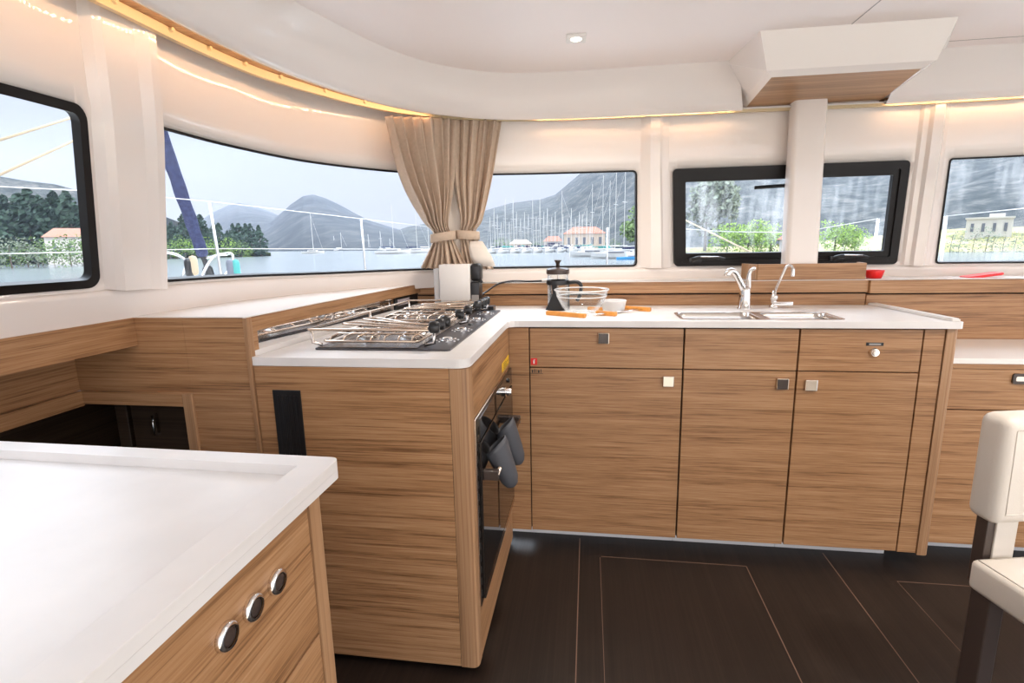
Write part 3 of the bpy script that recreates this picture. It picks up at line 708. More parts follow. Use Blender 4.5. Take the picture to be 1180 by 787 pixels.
def rod(name, pts, r=.0032, mat='warm_steel', par=None, closed=False, sm=0):
    p = smoothpath(pts, sm) if sm else pts
    q = MB(); q.tube(p, r, 8, closed); return q.build(name, mat, par or t, smooth=True)
# fiddle rail
fr_ = MB(); za, zb_ = 1.010, 1.004
loop = [(-.823, 1.428, za), (-.448, 1.424, za), (-.442, 1.430, za), (-.440, 2.27, zb_), (-.446, 2.276, zb_), (-.800, 2.276, zb_), (-.806, 2.27, zb_), (-.829, 1.435, za)]
fr_.tube(loop, .0042, 8, True); rl_ = fr_.build('fiddle_rail', 'warm_steel', t, smooth=True)
for (x, y, s) in ((-.822, 1.44, 1), (-.444, 1.445, 0), (-.814, 1.85, 1), (-.441, 1.86, 0), (-.804, 2.255, 1), (-.442, 2.255, 0)):
    q = MB(); q.tube([(x, y, za), (x+.002*s, y, zt1+.016), (x+(.03 if s else -.03), y, zt1+.010)], .0055, 8); q.build('rail_post', 'steel', rl_, smooth=True)
# pan grids
for g, (y0, y1) in enumerate(((1.435, 1.835), (1.86, 2.265))):
    q = MB(); x0, x1, z = -.785, -.490, .986
    q.tube([(x0+.01, y0, z-.012), (x1-.01, y0, z-.012), (x1, y0+.01, z-.012), (x1, y1-.01, z-.012), (x1-.01, y1, z-.012), (x0+.01, y1, z-.012), (x0, y1-.01, z-.012), (x0, y0+.01, z-.012)], .0038, 8, True)
    gr = q.build('pan_grid', 'warm_steel', t, smooth=True)
    for k in range(7):
        x = x0+.02+k*(x1-x0-.04)/6
        rod('grid_bar', [(x, y0, z-.012), (x, y0+.02, z), (x+.003, (y0+y1)/2-.03, z+.002)] if k % 2 else [(x, y0, z-.012), (x, y0+.015, z), (x, y1-.015, z), (x, y1, z-.012)], .003, 'warm_steel', gr)
    for k in range(4):
        y = y0+.06+k*(y1-y0-.12)/3
        rod('grid_bar', [(x0, y, z-.012), (x0+.02, y, z+.001), (x1-.02, y, z+.001), (x1, y, z-.012)], .003, 'warm_steel', gr)
# pan clamps: bent rods from a black knob on the inner rail
KN = [(1.425, 1.47), (1.485, 1.57), (1.548, 1.50), (1.728, 1.80), (1.855, 1.93), (2.02, 1.90), (2.09, 2.16), (2.15, 2.05), (2.21, 2.20)]
for k, (y, yt) in enumerate(KN):
    zk = 1.016-.010*(y-1.42)/.8
    q = MB(); xk = -.436
    q.lathe([(0, -.015), (.013, -.015), (.0168, -.011), (.0180, 0), (.0168, .011), (.013, .015), (0, .015)], (xk, y, zk+.003), V((1, .2, .0)), 18); kb = q.build('clamp_knob', 'black_plastic', t, smooth=True)
    if k in (2, 3, 4, 6, 8): continue
    xl = (-.72, -.70, -.66, -.74, -.70, -.68, -.72, -.66, -.72)[k]
    rod('clamp_rod', [(xk-.012, y-.004, zk), (xk-.10, y-.01+(yt-y)*.3, zk+.002), (xl, yt, zk+.004), (xl-.022, yt+.012, zk+.004), (xl-.018, yt+.035, zk+.004), (xl+.02, yt+.036, zk+.004), (xk-.11, y+.035, zk+.002), (xk-.02, y+.012, zk)], .003, 'warm_steel', kb, sm=5)
# gas taps on the plate
for y in (1.545, 1.735, 1.98, 2.16):
    q = MB(); q.lathe([(0, .010), (.013, .010), (.016, .008), (.016, .004), (.023, .003), (.023, 0)], (-.432, y, zt1+.005), n=26); kb = q.build('gas_knob', 'chrome', t, angle=30)
    for k in range(8):
        a = k*PI/4+.2; q = MB(); q.lathe([(0, .003), (.0032, .003), (.0032, 0)], (-.432+.033*math.cos(a), y+.033*math.sin(a), zt1+.005), n=8); q.build('knob_mark', 'white_ink', kb)
q = MB(); q.lathe([(0, .005), (.010, .005), (.012, 0)], (-.430, 1.855, zt1+.005), n=20); q.build('ignition_button', 'black_plastic', t, smooth=True)

# ================================================================= things on the counter
# coffee machine
t = thing('coffee_machine', 'white and black capsule coffee machine in the rear corner under the curtain', 'coffee machine', (-.575, 2.31, zt1))
q = MB(); q.box(-.662, -.521, 2.272, 2.352, zt1+.004, 1.164, .006); q.build('body', 'white_plastic', t, angle=40)
q = MB(); q.box(-.520, -.480, 2.274, 2.350, zt1+.004, 1.085, .004); q.build('front', 'black_plastic', t, angle=40)
q = MB(); q.box(-.520, -.474, 2.278, 2.346, 1.088, 1.166, .014, 4); q.build('head', 'black_plastic', t, angle=50)
q = MB(); q.box(-.515, -.483, 2.2715, 2.275, .985, 1.028, .001); lb = q.build('label_plate', 'grey_ink', t)
q = MB(); q.box(-.520, -.42, 2.285, 2.345, zt1, zt1+.022, .003); q.build('drip_tray', 'black_plastic', t)
q = MB(); q.tube([(-.488, 2.31, 1.10), (-.476, 2.31, 1.078)], .009, 12); q.build('spout', 'black_plastic', t)
q = MB(); q.prism(rrect(-.692, -.664, 2.284, 2.345, .010, 4), zt1+.012, 1.145); q.build('water_tank', 'frosted', t, angle=40)
q = MB(); q.box(-.697, -.660, 2.281, 2.349, zt1, zt1+.012, .003); q.build('tank_base', 'black_plastic', t)
# power cord
q = MB(); q.tube(smoothpath([(-.50, 2.352, 1.015), (-.475, 2.42, 1.03), (-.43, 2.476, 1.060), (-.37, 2.478, 1.073), (-.29, 2.492, 1.0715), (-.215, 2.515, 1.071)], 8), .0042, 10)
t = thing('power_cord', 'black power cord with white plug lying over the oak splashback', 'cord', (-.29, 2.49, 1.066)); q.build('cable', 'black_plastic', t, smooth=True)
q = MB(); q.tube([(-.222, 2.513, 1.0715), (-.17, 2.530, 1.0745)], [.007, .0085], 12); q.build('plug', 'white_plastic', t)
# french press
c = V((-.135, 2.345, zt1))
t = thing('french_press', 'glass french press with black plastic handle behind the glass bowl', 'coffee press', c)
q = MB(); q.lathe([(0, .012), (.044, .012), (.046, .016), (.046, .165), (.0445, .165), (.0445, .018), (0, .015)], c, n=36); q.build('beaker', 'clear_glass', t, smooth=True)
q = MB(); q.tube([c+V((.0455*math.cos(a), .0455*math.sin(a), .160)) for a in [k*2*PI/40 for k in range(40)]], .0022, 6, True); q.build('beaker_rim', 'glass_edge', t, smooth=True)
q = MB(); q.lathe([(.0465, .112), (.051, .113), (.052, .122), (.051, .133), (.0465, .134)], c, n=36); q.lathe([(0, 0), (.052, 0), (.053, .006), (.049, .013), (0, .013)], c, n=36)
for a in (256, 16, 136):
    u_ = V((math.cos(math.radians(a)), math.sin(math.radians(a)), 0)); s_ = V((-u_.y, u_.x, 0))
    q.grid([[c+u_*.052+s_*w_+V((0, 0, z)), c+u_*.048+s_*w_+V((0, 0, z)), c+u_*.048-s_*w_+V((0, 0, z)), c+u_*.052-s_*w_+V((0, 0, z)), c+u_*.052+s_*w_+V((0, 0, z))] for w_, z in (((.042, .004), (.024, .04), (.008, .075), (.012, .115)) if a == 256 else ((.012, .004), (.006, .05), (.004, .115)))])
q.build('frame', 'black_plastic', t, angle=40)
q = MB(); q.tube(smoothpath([c+V((.05, -.005, .122)), c+V((.085, -.008, .124)), c+V((.102, -.01, .112)), c+V((.103, -.01, .09)), c+V((.094, -.01, .055)), c+V((.085, -.01, .04))], 6), .0085, 10); q.build('handle', 'black_plastic', t, smooth=True)
q = MB(); q.lathe([(.046, .160), (.050, .160), (.052, .166), (.051, .180), (.044, .186), (.012, .189), (0, .189)], c, n=36); q.build('lid', 'brown_dark', t, angle=40)
q = MB(); q.tube([c+V((0, 0, .03)), c+V((0, 0, .205))], .0026, 8); q.build('plunger_rod', 'chrome', t)
q = MB(); q.lathe([(0, .026), (.041, .026), (.041, .034), (0, .034)], c, n=30); q.build('plunger_disc', 'steel', t)
q = MB(); q.lathe([(0, .189), (.010, .189), (.008, .205), (.013, .215), (.017, .219), (.015, .222), (0, .222)], c, n=24); q.build('plunger_knob', 'brown_dark', t, smooth=True)
# mixing bowl
c = V((-.028, 2.215, zt1))
t = thing('mixing_bowl', 'large clear glass mixing bowl on the white worktop', 'bowl', c)
q = MB(); q.lathe([(0, .001), (.055, .001), (.062, .006), (.085, .035), (.103, .07), (.110, .095), (.113, .101), (.110, .101), (.106, .094), (.099, .07), (.081, .038), (.058, .011), (.05, .007), (0, .006)], c, n=56); q.build('bowl_wall', 'clear_glass', t, smooth=True)
for nm, r_, z, w_ in (('rim', .1135, .101, .0030), ('lower_ring', .1045, .0745, .0022), ('foot_ring', .060, .004, .0025)):
    q = MB(); q.tube([c+V((r_*math.cos(a), r_*math.sin(a), z)) for a in [k*2*PI/56 for k in range(56)]], w_, 8, True); q.build(nm, 'glass_edge', t, smooth=True)
c = V((.108, 2.262, zt1+.002))
q = MB(); q.lathe([(0, 0), (.040, 0), (.045, .004), (.053, .044), (.055, .047), (.0525, .049), (.050, .045), (.042, .007), (.038, .004), (0, .004)], c, n=40)
o = q.build('plastic_tub', 'frosted', smooth=True); props(o, 'small frosted white plastic tub beside the glass mixing bowl', 'tub')
# extendable trivet
t = thing('trivet', 'stretched out wooden trivet with steel rods in front of the glass bowl', 'trivet', (.05, 2.18, zt1))
def wblock(a, b, wd, h=.015):
    a, b = V((*a, 0)), V((*b, 0)); d = (b-a).normalized(); n_ = V((-d.y, d.x, 0))*wd
    q = MB(); q.prism([(a-n_)[:2], (b-n_)[:2], (b+n_)[:2], (a+n_)[:2]], zt1, zt1+h, .002); return q.build('wooden_bar', 'bamboo', t)
wblock((-.170, 2.170), (-.012, 2.078), .010, .017); wblock((.036, 2.172), (.112, 2.128), .011, .017); wblock((.155, 2.345), (.262, 2.270), .010, .017)
wblock((.00, 2.32), (.085, 2.28), .008, .016)
for a, b in (((-.03, 2.095), (.10, 2.15)), ((.0, 2.085), (.215, 2.30)), ((.08, 2.16), (.24, 2.29)), ((.06, 2.17), (.18, 2.325)), ((-.10, 2.14), (.05, 2.19))):
    rod('steel_rod', [(*a, zt1+.009), (*b, zt1+.009)], .0026, 'chrome', t)
# wooden box behind the sink
t = thing('utensil_box', 'open oak box standing on the ledge at the foot of the white post', 'box', (.97, 2.53, 1.066))
q = MB(); q.box(.752, 1.200, 2.487, 2.499, 1.0665, 1.137, .001); q.build('front_board', 'oak_h', t)
q = MB(); q.box(.716, .752, 2.495, 2.507, 1.0665, 1.137); q.build('side_board', 'oak_v', t)
# angled left return
q = MB(); q.prism([(.7515, 2.488), (.7515, 2.500), (.722, 2.600), (.712, 2.597)], 1.0665, 1.137); q.build('return_board', 'oak_v', t)
q = MB(); q.prism([(1.188, 2.4995), (1.200, 2.4995), (1.222, 2.60), (1.210, 2.60)], 1.0665, 1.137); q.build('return_board', 'oak_v', t)
# red dishes on the ledge
c = V((1.267, 2.555, 1.066))
q = MB(); q.lathe([(0, 0), (.026, 0), (.030, .003), (.038, .032), (.0375, .036), (.035, .034), (.027, .006), (0, .005)], c, n=36)
o = q.build('red_bowl', 'red_plastic', smooth=True); props(o, 'small red plastic bowl on the ledge right of the oak box', 'bowl')
q = MB(); M = Matrix.Translation((1.70, 2.56, 1.072)) @ Matrix.Rotation(math.radians(-7), 4, 'Y') @ Matrix.Rotation(math.radians(4), 4, 'Z')
q.prism(rrect(-.075, .075, -.035, .035, .02, 5), -.004, .006, .002, M=M)
o = q.build('red_plate', 'red_plastic', angle=40); props(o, 'flat red plastic plate tilted on the ledge under the rightmost window', 'plate')

# ================================================================= cabinet on the right
t = thing('side_cabinet', 'low oak cabinet with open white shelf top beyond the sink counter end panel', 'cabinet', (1.9, 2.3, 0))
q = MB(); q.box(1.292, 2.6, 2.085, 2.494, .782, .802, .002); q.build('top', 'ledge_white', t)
q = MB(); q.box(1.292, 2.6, 2.088, 2.104, .764, .7815); q.build('top_edge', 'oak_h', t)
q = MB(); q.box(1.292, 2.6, 2.11, 2.49, .058, .78); q.build('carcass', 'gap_dark', t)
q = MB(); q.box(1.295, 2.6, 2.165, 2.175, 0, .06); q.build('toe_kick', 'kick_white', t)
for x0, x1 in ((1.294, 1.875), (1.879, 2.6)):
    q = MB(); q.box(x0, x1, 2.088, 2.106, .608, .762, .001); dr = q.build('drawer', 'oak_h', t)
    if x0 < 1.5:
        q = MB(); q.slab(rrect(1.535, 1.625, .710, .748, .008, 4), [rrect(1.545, 1.615, .720, .738, .005, 4)], 0, .008); bmesh.ops.transform(q.bm, matrix=Matrix.Translation((0, 2.088, 0)) @ Matrix.Rotation(PI/2, 4, 'X'), verts=q.bm.verts); q.build('handle', 'brown_dark', dr)
        q = MB(); q.box(1.544, 1.616, 2.083, 2.0885, .719, .739); q.build('handle_recess', 'nickel', dr)
    q = MB(); q.box(x0, x1, 2.088, 2.106, .058, .604, .001); q.build('door', 'oak_h', t)

# ================================================================= island in the foreground
t = thing('island_cabinet', 'oak drawer cabinet with three round chrome push buttons under a white top', 'cabinet', (-.8, .1, 0))
xi = -.388
q = MB(); q.box(-1.25, xi-.022, -1.2, .640, .06, .900); q.build('carcass', 'gap_dark', t)
q = MB(); q.box(-1.25, xi-.06, -1.2, .60, 0, .06); q.build('toe_kick', 'black_matt', t)
q = MB(); q.box(-1.25, xi-.010, .641, .655, .03, .903, .001); q.build('rear_panel', 'oak_h', t)
q = MB(); q.prism([(xi-.02, .630), (xi, .630), (xi, .652)]+arc(xi-.012, .656, .012, 0, 90, 4)+[(xi-.02, .668)], .03, .905); q.build('corner_post', 'oak_v', t, angle=40)
def idr(z0, z1):
    q = MB(); q.box(xi-.020, xi-.001, -1.2, .627, z0, z1, .001); return q.build('drawer', 'oak_h', t)
d1_ = idr(.693, .904); idr(.40, .689); idr(.06, .396)
for y in (.541, .493, .447):
    c = V((xi-.002, y, .836)); q = MB()
    q.lathe([(.0108, .0085), (.0140, .0085), (.0160, .006), (.0165, 0), (0, 0)], c, (1, 0, 0), 28); k_ = q.build('push_button', 'chrome', d1_, smooth=True)
    q = MB(); q.lathe([(0, .006), (.0085, .0075), (.0108, .0065), (.0108, .001)], c, (1, 0, 0), 24); q.build('button_centre', 'brown_dark', k_, smooth=True)
t = thing('island_worktop', 'white stone top with raised rim on the cabinet with round push buttons', 'worktop', (-.8, .1, .905))
OI = [(-1.25, -1.2), (-.374, -1.2)]+arc(-.388, .690, .014, 0, 90, 5)+[(-1.25, .716)]
q = MB(); q.slab(OI, [], .905, .918); q.build('slab', 'stone', t)
q = MB()
inn = [(-1.22, -1.17), (-.424, -1.17), (-.424, .668), (-1.22, .682)]
q.slab(OI, [inn], .9179, .934); o = q.build('raised_rim', 'stone', t)
bv = o.modifiers.new('b', 'BEVEL'); bv.width = .005; bv.segments = 2; bv.limit_method = 'ANGLE'; bv.angle_limit = math.radians(50)

# ================================================================= chair
t = thing('dining_chair', 'cream leather chair with padded back and dark metal legs', 'chair', (1.1, 1.07, 0))
t.rotation_euler = (0, 0, 0)
CH = Matrix.Translation((.917, 1.285, 0)) @ Matrix.Rotation(math.radians(12), 4, 'Z')     # local x along the back, -y towards the sitter's knees
q = MB(); q.box(.0, .44, -.44, .0, .405, .482, .014, 3, M=CH); se = q.build('seat', 'leather', t, angle=50)
q = MB()
for z in (.474,): q.tube([CH @ V(p) for p in ((.012, -.012, z+.007), (.428, -.012, z+.007), (.428, -.428, z+.007), (.012, -.428, z+.007))], .0022, 6, True)
q.build('piping', 'leather', se, smooth=True)
q = MB(); rows = []
for k in range(13):
    pass
q.box(.012, .43, -.030, .045, .578, .842, .024, 4, M=CH); bk = q.build('backrest', 'leather', t, angle=60)
q = MB(); q.tube([CH @ V(p) for p in ((.040, -.030, .607), (.40, -.030, .607), (.405, -.030, .812), (.40, -.030, .816), (.04, -.030, .816), (.036, -.030, .812))], .0016, 6, True); q.build('piping', 'leather', bk, smooth=True)
for x in (.060, .330):
    q = MB(); q.box(x, x+.055, .002, .032, .47, .60, .002, M=CH); q.build('back_support', 'leather', t)
for x in (.040, .372):
    q = MB(); q.box(x, x+.03, -.03, .036, .0, .59 if x < .1 else .59, .003, M=CH) if False else q.box(x, x+.036, .006, .036, .40, .60, .002, M=CH)
    q.build('back_post', 'brown_dark', t)
for (x, y) in ((.012, -.052), (.388, -.052), (.012, -.435), (.388, -.435)):
    q = MB(); q.box(x, x+.04, y, y+.05, 0, .405, .003, M=CH); q.build('leg', 'brown_dark', t)

# ================================================================= curtains
def curtain(label, Lp, Rp, nf, seed, tie, name='curtain', lin=False):
    Ln = [(k, at_y(*p)) for k, p in enumerate(Lp)]; Rn = [(k, at_y(*p)) for k, p in enumerate(Rp)]
    base = (Ln[0][1]+Rn[-1][1])/2
    t = thing(name, label, 'curtain', base, 'pair of tied curtains in the window corner')
    rnd = random.Random(seed); ph = [rnd.uniform(-.5, .5) for _ in range(40)]; am = [rnd.uniform(.6, 1.25) for _ in range(40)]
    nk = len(Lp)-1; rows = []; nc = nf*14
    amp = [(0, .018), (.3, .020), (.9, .029), (1.6, .033), (2.5, .022), (3, .011), (3.15, .011), (3.5, .022), (4, .032)]
    def A(k):
        for (a, x), (b, y) in zip(amp, amp[1:]):
            if k <= b: return x+(y-x)*(k-a)/(b-a)
        return amp[-1][1]
    for i in range(101):
        k = nk*i/100; l, r_ = herm(Ln, k), herm(Rn, k); d = r_-l; d2 = V((d.x, d.y, 0)).normalized(); n_ = V((d2.y, -d2.x, 0))
        row = []
        for j in range(nc+1):
            s = j/nc; f = s*nf; i0 = int(f); w_ = f-i0; ii = min(i0, 38)
            a_ = am[ii]*(1-w_)+am[ii+1]*w_; p_ = ph[ii]*(1-w_)+ph[ii+1]*w_
            wv = math.sin(2*PI*f+p_*2); wv = (abs(wv)**.75)*(1 if wv > 0 else -1)
            sw_ = .25*math.sin(4*PI*f+ph[(ii+7) % 38]*6+.6*k)
            bulge = .03*math.sin(PI*s)*min(1, k/2)
            row.append(l+d*s+n_*(A(k)*a_*(wv+sw_)+bulge)+d2*(.35*A(k)*math.sin(4*PI*f+p_*3)*.5)+V((0, 0, .004*math.sin(2*PI*f)*(1 if k > 3.9 else 0))))
        rows.append(row)
    o = MB().grid(rows).build('drape', 'fabric', t, smooth=True)
    so = o.modifiers.new('s', 'SOLIDIFY'); so.thickness = .0018
    # tie band
    l, r_ = herm(Ln, 3.0), herm(Rn, 3.0); d = r_-l; d2 = V((d.x, d.y, 0)).normalized(); n_ = V((d2.y, -d2.x, 0)); c = (l+r_)/2+n_*.016
    hw = d.length/2+.014; rows = []
    for z, g in ((-.020, 0), (-.018, .003), (.018, .003), (.020, 0)):
        rows.append([c+d2*((hw+g)*math.cos(a))+n_*((.034+g)*math.sin(a))+V((0, 0, z+tie*math.cos(a))) for a in [q*2*PI/36 for q in range(36)]])
    MB().grid(rows, closed=True).build('tie_band', 'fabric', t, smooth=True)
    return t
cl_ = curtain('left half of the beige curtain pair, tied back in the window corner', [(445, 134, 2.16), (464, 205, 2.22), (488, 252, 2.35), (500, 273, 2.40), (485, 309, 2.385)],
        [(523, 136, 2.405), (519, 205, 2.40), (514, 252, 2.41), (521, 273, 2.42), (539, 309, 2.425)], 7, 3, .008)
cr_ = curtain('right half of the beige curtain pair, with its pale lining showing', [(522, 136, 2.41), (523, 205, 2.425), (531, 252, 2.445), (530, 271, 2.45), (534, 309, 2.44)],
        [(578, 139, 2.47), (567, 205, 2.465), (556, 252, 2.46), (549, 271, 2.46), (569, 310, 2.45)], 5, 11, -.004)
rows = []
for (xa, xb, y) in ((516, 524, 160), (514, 530, 210), (511, 538, 250), (508, 540, 285), (510, 545, 306)):
    a, b = at_y(xa, y, 2.445), at_y(xb, y, 2.455); rows.append([a+(b-a)*k/6+V((0, -.006*math.sin(k*2.1), 0)) for k in range(7)])
o = MB().grid(rows).build('lining', 'lining', cr_, smooth=True); so = o.modifiers.new('s', 'SOLIDIFY'); so.thickness = .001
rows = []
for (xa, xb, y, Y) in ((541, 556, 278, 2.42), (540, 561, 286, 2.405), (542, 567, 296, 2.395), (549, 571, 307, 2.39)):
    a, b = at_y(xa, y, Y), at_y(xb, y, Y); rows.append([a+(b-a)*k/6+V((0, -.008*math.sin(k*PI/6), 0)) for k in range(7)])
o = MB().grid(rows).build('turned_lining', 'lining', cr_, smooth=True); so = o.modifiers.new('s', 'SOLIDIFY'); so.thickness = .001

# ================================================================= outdoors
SEA = -1.7
q = MB(); q.raw([(-4500, -60, SEA), (4500, -60, SEA), (4500, 6000, SEA), (-4500, 6000, SEA)], [(0, 1, 2, 3)])
o = q.build('sea', 'sea'); o['kind'] = 'structure'
q = MB(); q.prism([(-2.20, -3), (-2.20, 2.3), (-1.0, 2.9), (3.5, 2.9), (3.6, 6.2), (0, 8.4), (-4.5, 8.4), (-7.8, 5.5), (-7.8, -3)], .38, .42)
o = q.build('deck', 'kick_white'); o['kind'] = 'structure'
q = MB(); q.box(-.97, 4.5, -7.5, -.31, -.10, -.02); o = q.build('aft_bounce_deck', 'bounce_cream'); o['kind'] = 'structure'  # unseen deck, added to bounce warm sunlight up to the ceiling
from mathutils.bvhtree import BVHTree
LAND = []
def ground(x, y):
    z = SEA
    for bv_ in LAND:
        h = bv_.ray_cast(V((x, y, 900)), V((0, 0, -1)))
        if h[0] is not None: z = max(z, h[0].z)
    return z
def hill(name, crest, waterline, D1, mat, rough=.05, rows_n=44, seed=0, back=1.25, prof=.8, ncol=180):
    # crest: pixels of the skyline, waterline: (x, y) pixels of its foot on the water
    cr = [(x, at_r(x, y, D1)) for x, y in crest]
    def wl(x):
        for (xa, ya), (xb, yb) in zip(waterline, waterline[1:]):
            if xa <= x <= xb: y = ya+(yb-ya)*(x-xa)/(xb-xa); break
        else: y = waterline[0][1] if x < waterline[0][0] else waterline[-1][1]
        return at_z(x, y, SEA-.3)
    def crv(x):
        for (xa, a), (xb, b) in zip(cr, cr[1:]):
            if xa <= x <= xb: return a+(b-a)*((x-xa)/(xb-xa))
        return cr[-1][1]
    rows = []
    xs = fr(crest[0][0], crest[-1][0], ncol)
    for k in range(rows_n+1):
        t_ = k/rows_n; r_ = []
        for x in xs:
            a, b = wl(x), crv(x); p = a+(b-a)*t_; p.z = a.z+(b.z-a.z)*(t_**prof)
            h = (b.z-a.z)*rough*math.sin(PI*min(1, t_*1.0)) if k < rows_n else (b.z-a.z)*rough*.25
            p.z += h*2*noise.noise(V((p.x, p.y, seed))*(9/D1))+h*noise.noise(V((p.x, p.y, seed+5))*(34/D1))
            r_.append(p)
        rows.append(r_)
    r_ = []
    for x in xs:
        b = crv(x); d = V((b.x, b.y, 0)); p = d*back; p.z = SEA-1; r_.append(p)
    rows.append(r_)
    n_ = len(rows[0]); vs = [p.copy() for r_ in rows for p in r_]
    LAND.append(BVHTree.FromPolygons(vs, [(i*n_+j, i*n_+j+1, (i+1)*n_+j+1, (i+1)*n_+j) for i in range(len(rows)-1) for j in range(n_-1)]))
    o = MB().grid(rows).build(name, mat, smooth=True); o['kind'] = 'structure'
hill('hill', [(-420, 175), (-200, 190), (0, 205), (35, 209), (62, 212), (90, 220), (112, 226), (150, 234), (183, 247), (205, 255), (240, 270), (275, 284), (305, 293)], [(-420, 306), (0, 301), (110, 297), (240, 293), (305, 291)], 420, 'maquis', seed=1)
hill('hill', [(150, 290), (200, 272), (225, 258), (245, 245), (262, 237), (275, 233.5), (290, 236), (312, 244), (330, 252), (370, 268), (420, 286)], [(150, 290), (420, 289)], 2300, 'maquis_far', seed=2, rough=.03)
hill('hill', [(255, 290), (290, 268), (318, 250), (336, 235), (350, 227), (362, 225), (376, 229), (398, 240), (428, 255), (455, 263), (480, 270), (520, 284), (545, 289)], [(255, 290.5), (545, 288.5)], 1500, 'maquis_far', seed=3, rough=.04)
hill('hill', [(420, 284), (450, 268), (470, 261), (495, 257), (530, 250), (560, 242), (590, 234), (622, 230), (640, 224), (655, 211), (670, 199), (690, 188), (720, 170), (780, 150), (860, 140), (940, 150), (1010, 145), (1090, 130), (1180, 120), (1320, 110), (1500, 110)],
     [(420, 289), (560, 287), (700, 285.6), (780, 286), (1040, 283), (1180, 283), (1500, 280)], 900, 'maquis', seed=4, rough=.05, ncol=280, prof=1.0)
hill('shore_bank', [(690, 289), (740, 287), (785, 286), (850, 283.5), (905, 281), (960, 276), (1000, 273), (1040, 270), (1085, 266), (1130, 262), (1180, 261), (1300, 262), (1500, 262)], [(690, 294), (785, 293), (900, 292.5), (1040, 293), (1090, 292.5), (1180, 291), (1500, 290)], 150, 'dry_bank', seed=5, rough=.12, prof=.7)
hill('shore_bank', [(-300, 286), (0, 289), (60, 289), (110, 288), (150, 287.5), (240, 287), (290, 288), (312, 291)], [(-300, 310), (0, 303.5), (50, 301), (110, 297), (183, 295.5), (240, 294), (312, 292.5)], 230, 'green_bank', seed=6, rough=.1)
# --- trees
def tree(name, label, px, base_y, top_y, D, mat, wfrac, kind, group, n=320, seed=0):
    rnd = random.Random(seed); g = at_r(px, base_y, D); g.z = ground(g.x, g.y)-.15; tp_ = at_r(px, top_y, D); H = max(1.5, tp_.z-g.z); Wd = H*wfrac
    t = thing(name, label, 'tree', g, group); q = MB(); sz = H*.032 if kind != 'cone' else H*.045
    vs, fs = [], []
    blobs = [(V((rnd.uniform(-.5, .5)*Wd*.6, rnd.uniform(-.5, .5)*Wd*.6, H*(rnd.uniform(.38, .78) if H > 6 else rnd.uniform(.2, .7)))), Wd*rnd.uniform(.22, .34)) for _ in range(9)]
    for k in range(n):
        if kind == 'cone':
            h = rnd.random()**1.25; rr = Wd*.5*min(1, 1.5*(1-h)**.7)*math.sqrt(rnd.random())*(.75+.5*noise.noise(V((seed, h*5, 1.3)))); a = rnd.uniform(0, 2*PI); p = V((rr*math.cos(a), rr*math.sin(a), H*(.06+.94*h)))
        else:
            c, R = blobs[k % 9]; d = V((rnd.gauss(0, 1), rnd.gauss(0, 1), rnd.gauss(0, 1))).normalized()*R*(.75+.3*rnd.random()); p = c+d
            p.z = max(.06*H, min(H, p.z if kind != 'low' else p.z*.9-.05*H))
        x = V((rnd.gauss(0, 1), rnd.gauss(0, 1), rnd.gauss(0, 1))).normalized(); y = x.orthogonal().normalized()*sz*rnd.uniform(.6, 1.2); x = x*sz*rnd.uniform(.6, 1.2)
        k0 = len(vs); vs += [g+p-x-y*.4, g+p+x*.2-y, g+p+x+y*.3, g+p-x*.3+y]; fs.append((k0, k0+1, k0+2, k0+3))
    q.raw(vs, fs); q.build('crown', mat, t, weld=False, normals=False)
    q = MB(); q.tube([g+V((0, 0, -.05*H)), g+V((0, 0, H*.3)), g+V((Wd*.03, 0, H*.7))], [H*.022, H*.016, H*.006] if H > 6 else [H*.01]*3, 7); q.build('trunk', 'bark', t)
rnd = random.Random(21)
for k in range(30):
    x = -95+k*7+rnd.uniform(-3, 3); top = 222+rnd.uniform(-6, 16)+max(0, (x-60)*.16)
    tree('conifer', 'dark conifer in the wood behind the red roofed house', x, 285, top, 215+rnd.uniform(-25, 25), 'conifer', .55, 'cone', 'conifers seen through the leftmost window', 420, k)
for k in range(20):
    x = -80+k*10+rnd.uniform(-4, 4)
    tree('shrub', 'light green shrub along the shore seen through the leftmost window', x, 298+(0-x)*.03, 274+rnd.uniform(-5, 8), 150+rnd.uniform(-8, 14), ('shrub', 'olive')[k % 2], 1.1, 'round', 'shore shrubs seen through the leftmost window', 240, 100+k)
for k in range(18):
    x = 180+k*7+rnd.uniform(-2, 2); top = (252+rnd.uniform(-5, 12)+max(0, x-255)*.25) if not 268 < x < 292 else 258
    tree('conifer', 'dark conifer on the wooded point left of the hills', x, 293, top, 245+rnd.uniform(-20, 20), 'conifer', .6, 'cone', 'conifers on the wooded point', 380, 200+k)
for k in range(12):
    x = 186+k*9+rnd.uniform(-2, 2)
    tree('shrub', 'green shrub on the shore of the wooded point', x, 294, 275+rnd.uniform(-4, 8), 220, ('shrub', 'bush')[k % 2], 1.2, 'round', 'shrubs on the wooded point', 200, 300+k)
tree('olive_tree', 'tall pale grey-green tree behind the left part of the black framed window', 812, 288, 200, 135, 'olive', .8, 'round', None, 1500, 401)
for k, (x, top, lab) in enumerate(((838, 256, 'small bright green bush left of the larger green bushes'), (862, 248, 'broad bright green bush in the black framed window'), (888, 250, 'bright green bush just left of the white post'),
                              (962, 248, 'yellow-green bush just right of the white post'), (985, 256, 'low green bush right of the yellow-green one'))):
    tree('green_bush', lab, x, 283, top, 120, 'bush', 1.15, 'low', None, 900, 410+k)
tree('shore_tree', 'leafy green tree at the right end of the marina', 732, 290, 232, 125, 'shrub', .6, 'round', None, 900, 420)
for k in range(16):
    x = 580+k*9+rnd.uniform(-3, 3)
    tree('shrub', 'small green tree among the marina houses', x, 287, 272+rnd.uniform(-4, 6), 262, 'shrub', 1.1, 'round', 'small trees among the marina houses', 160, 440+k)
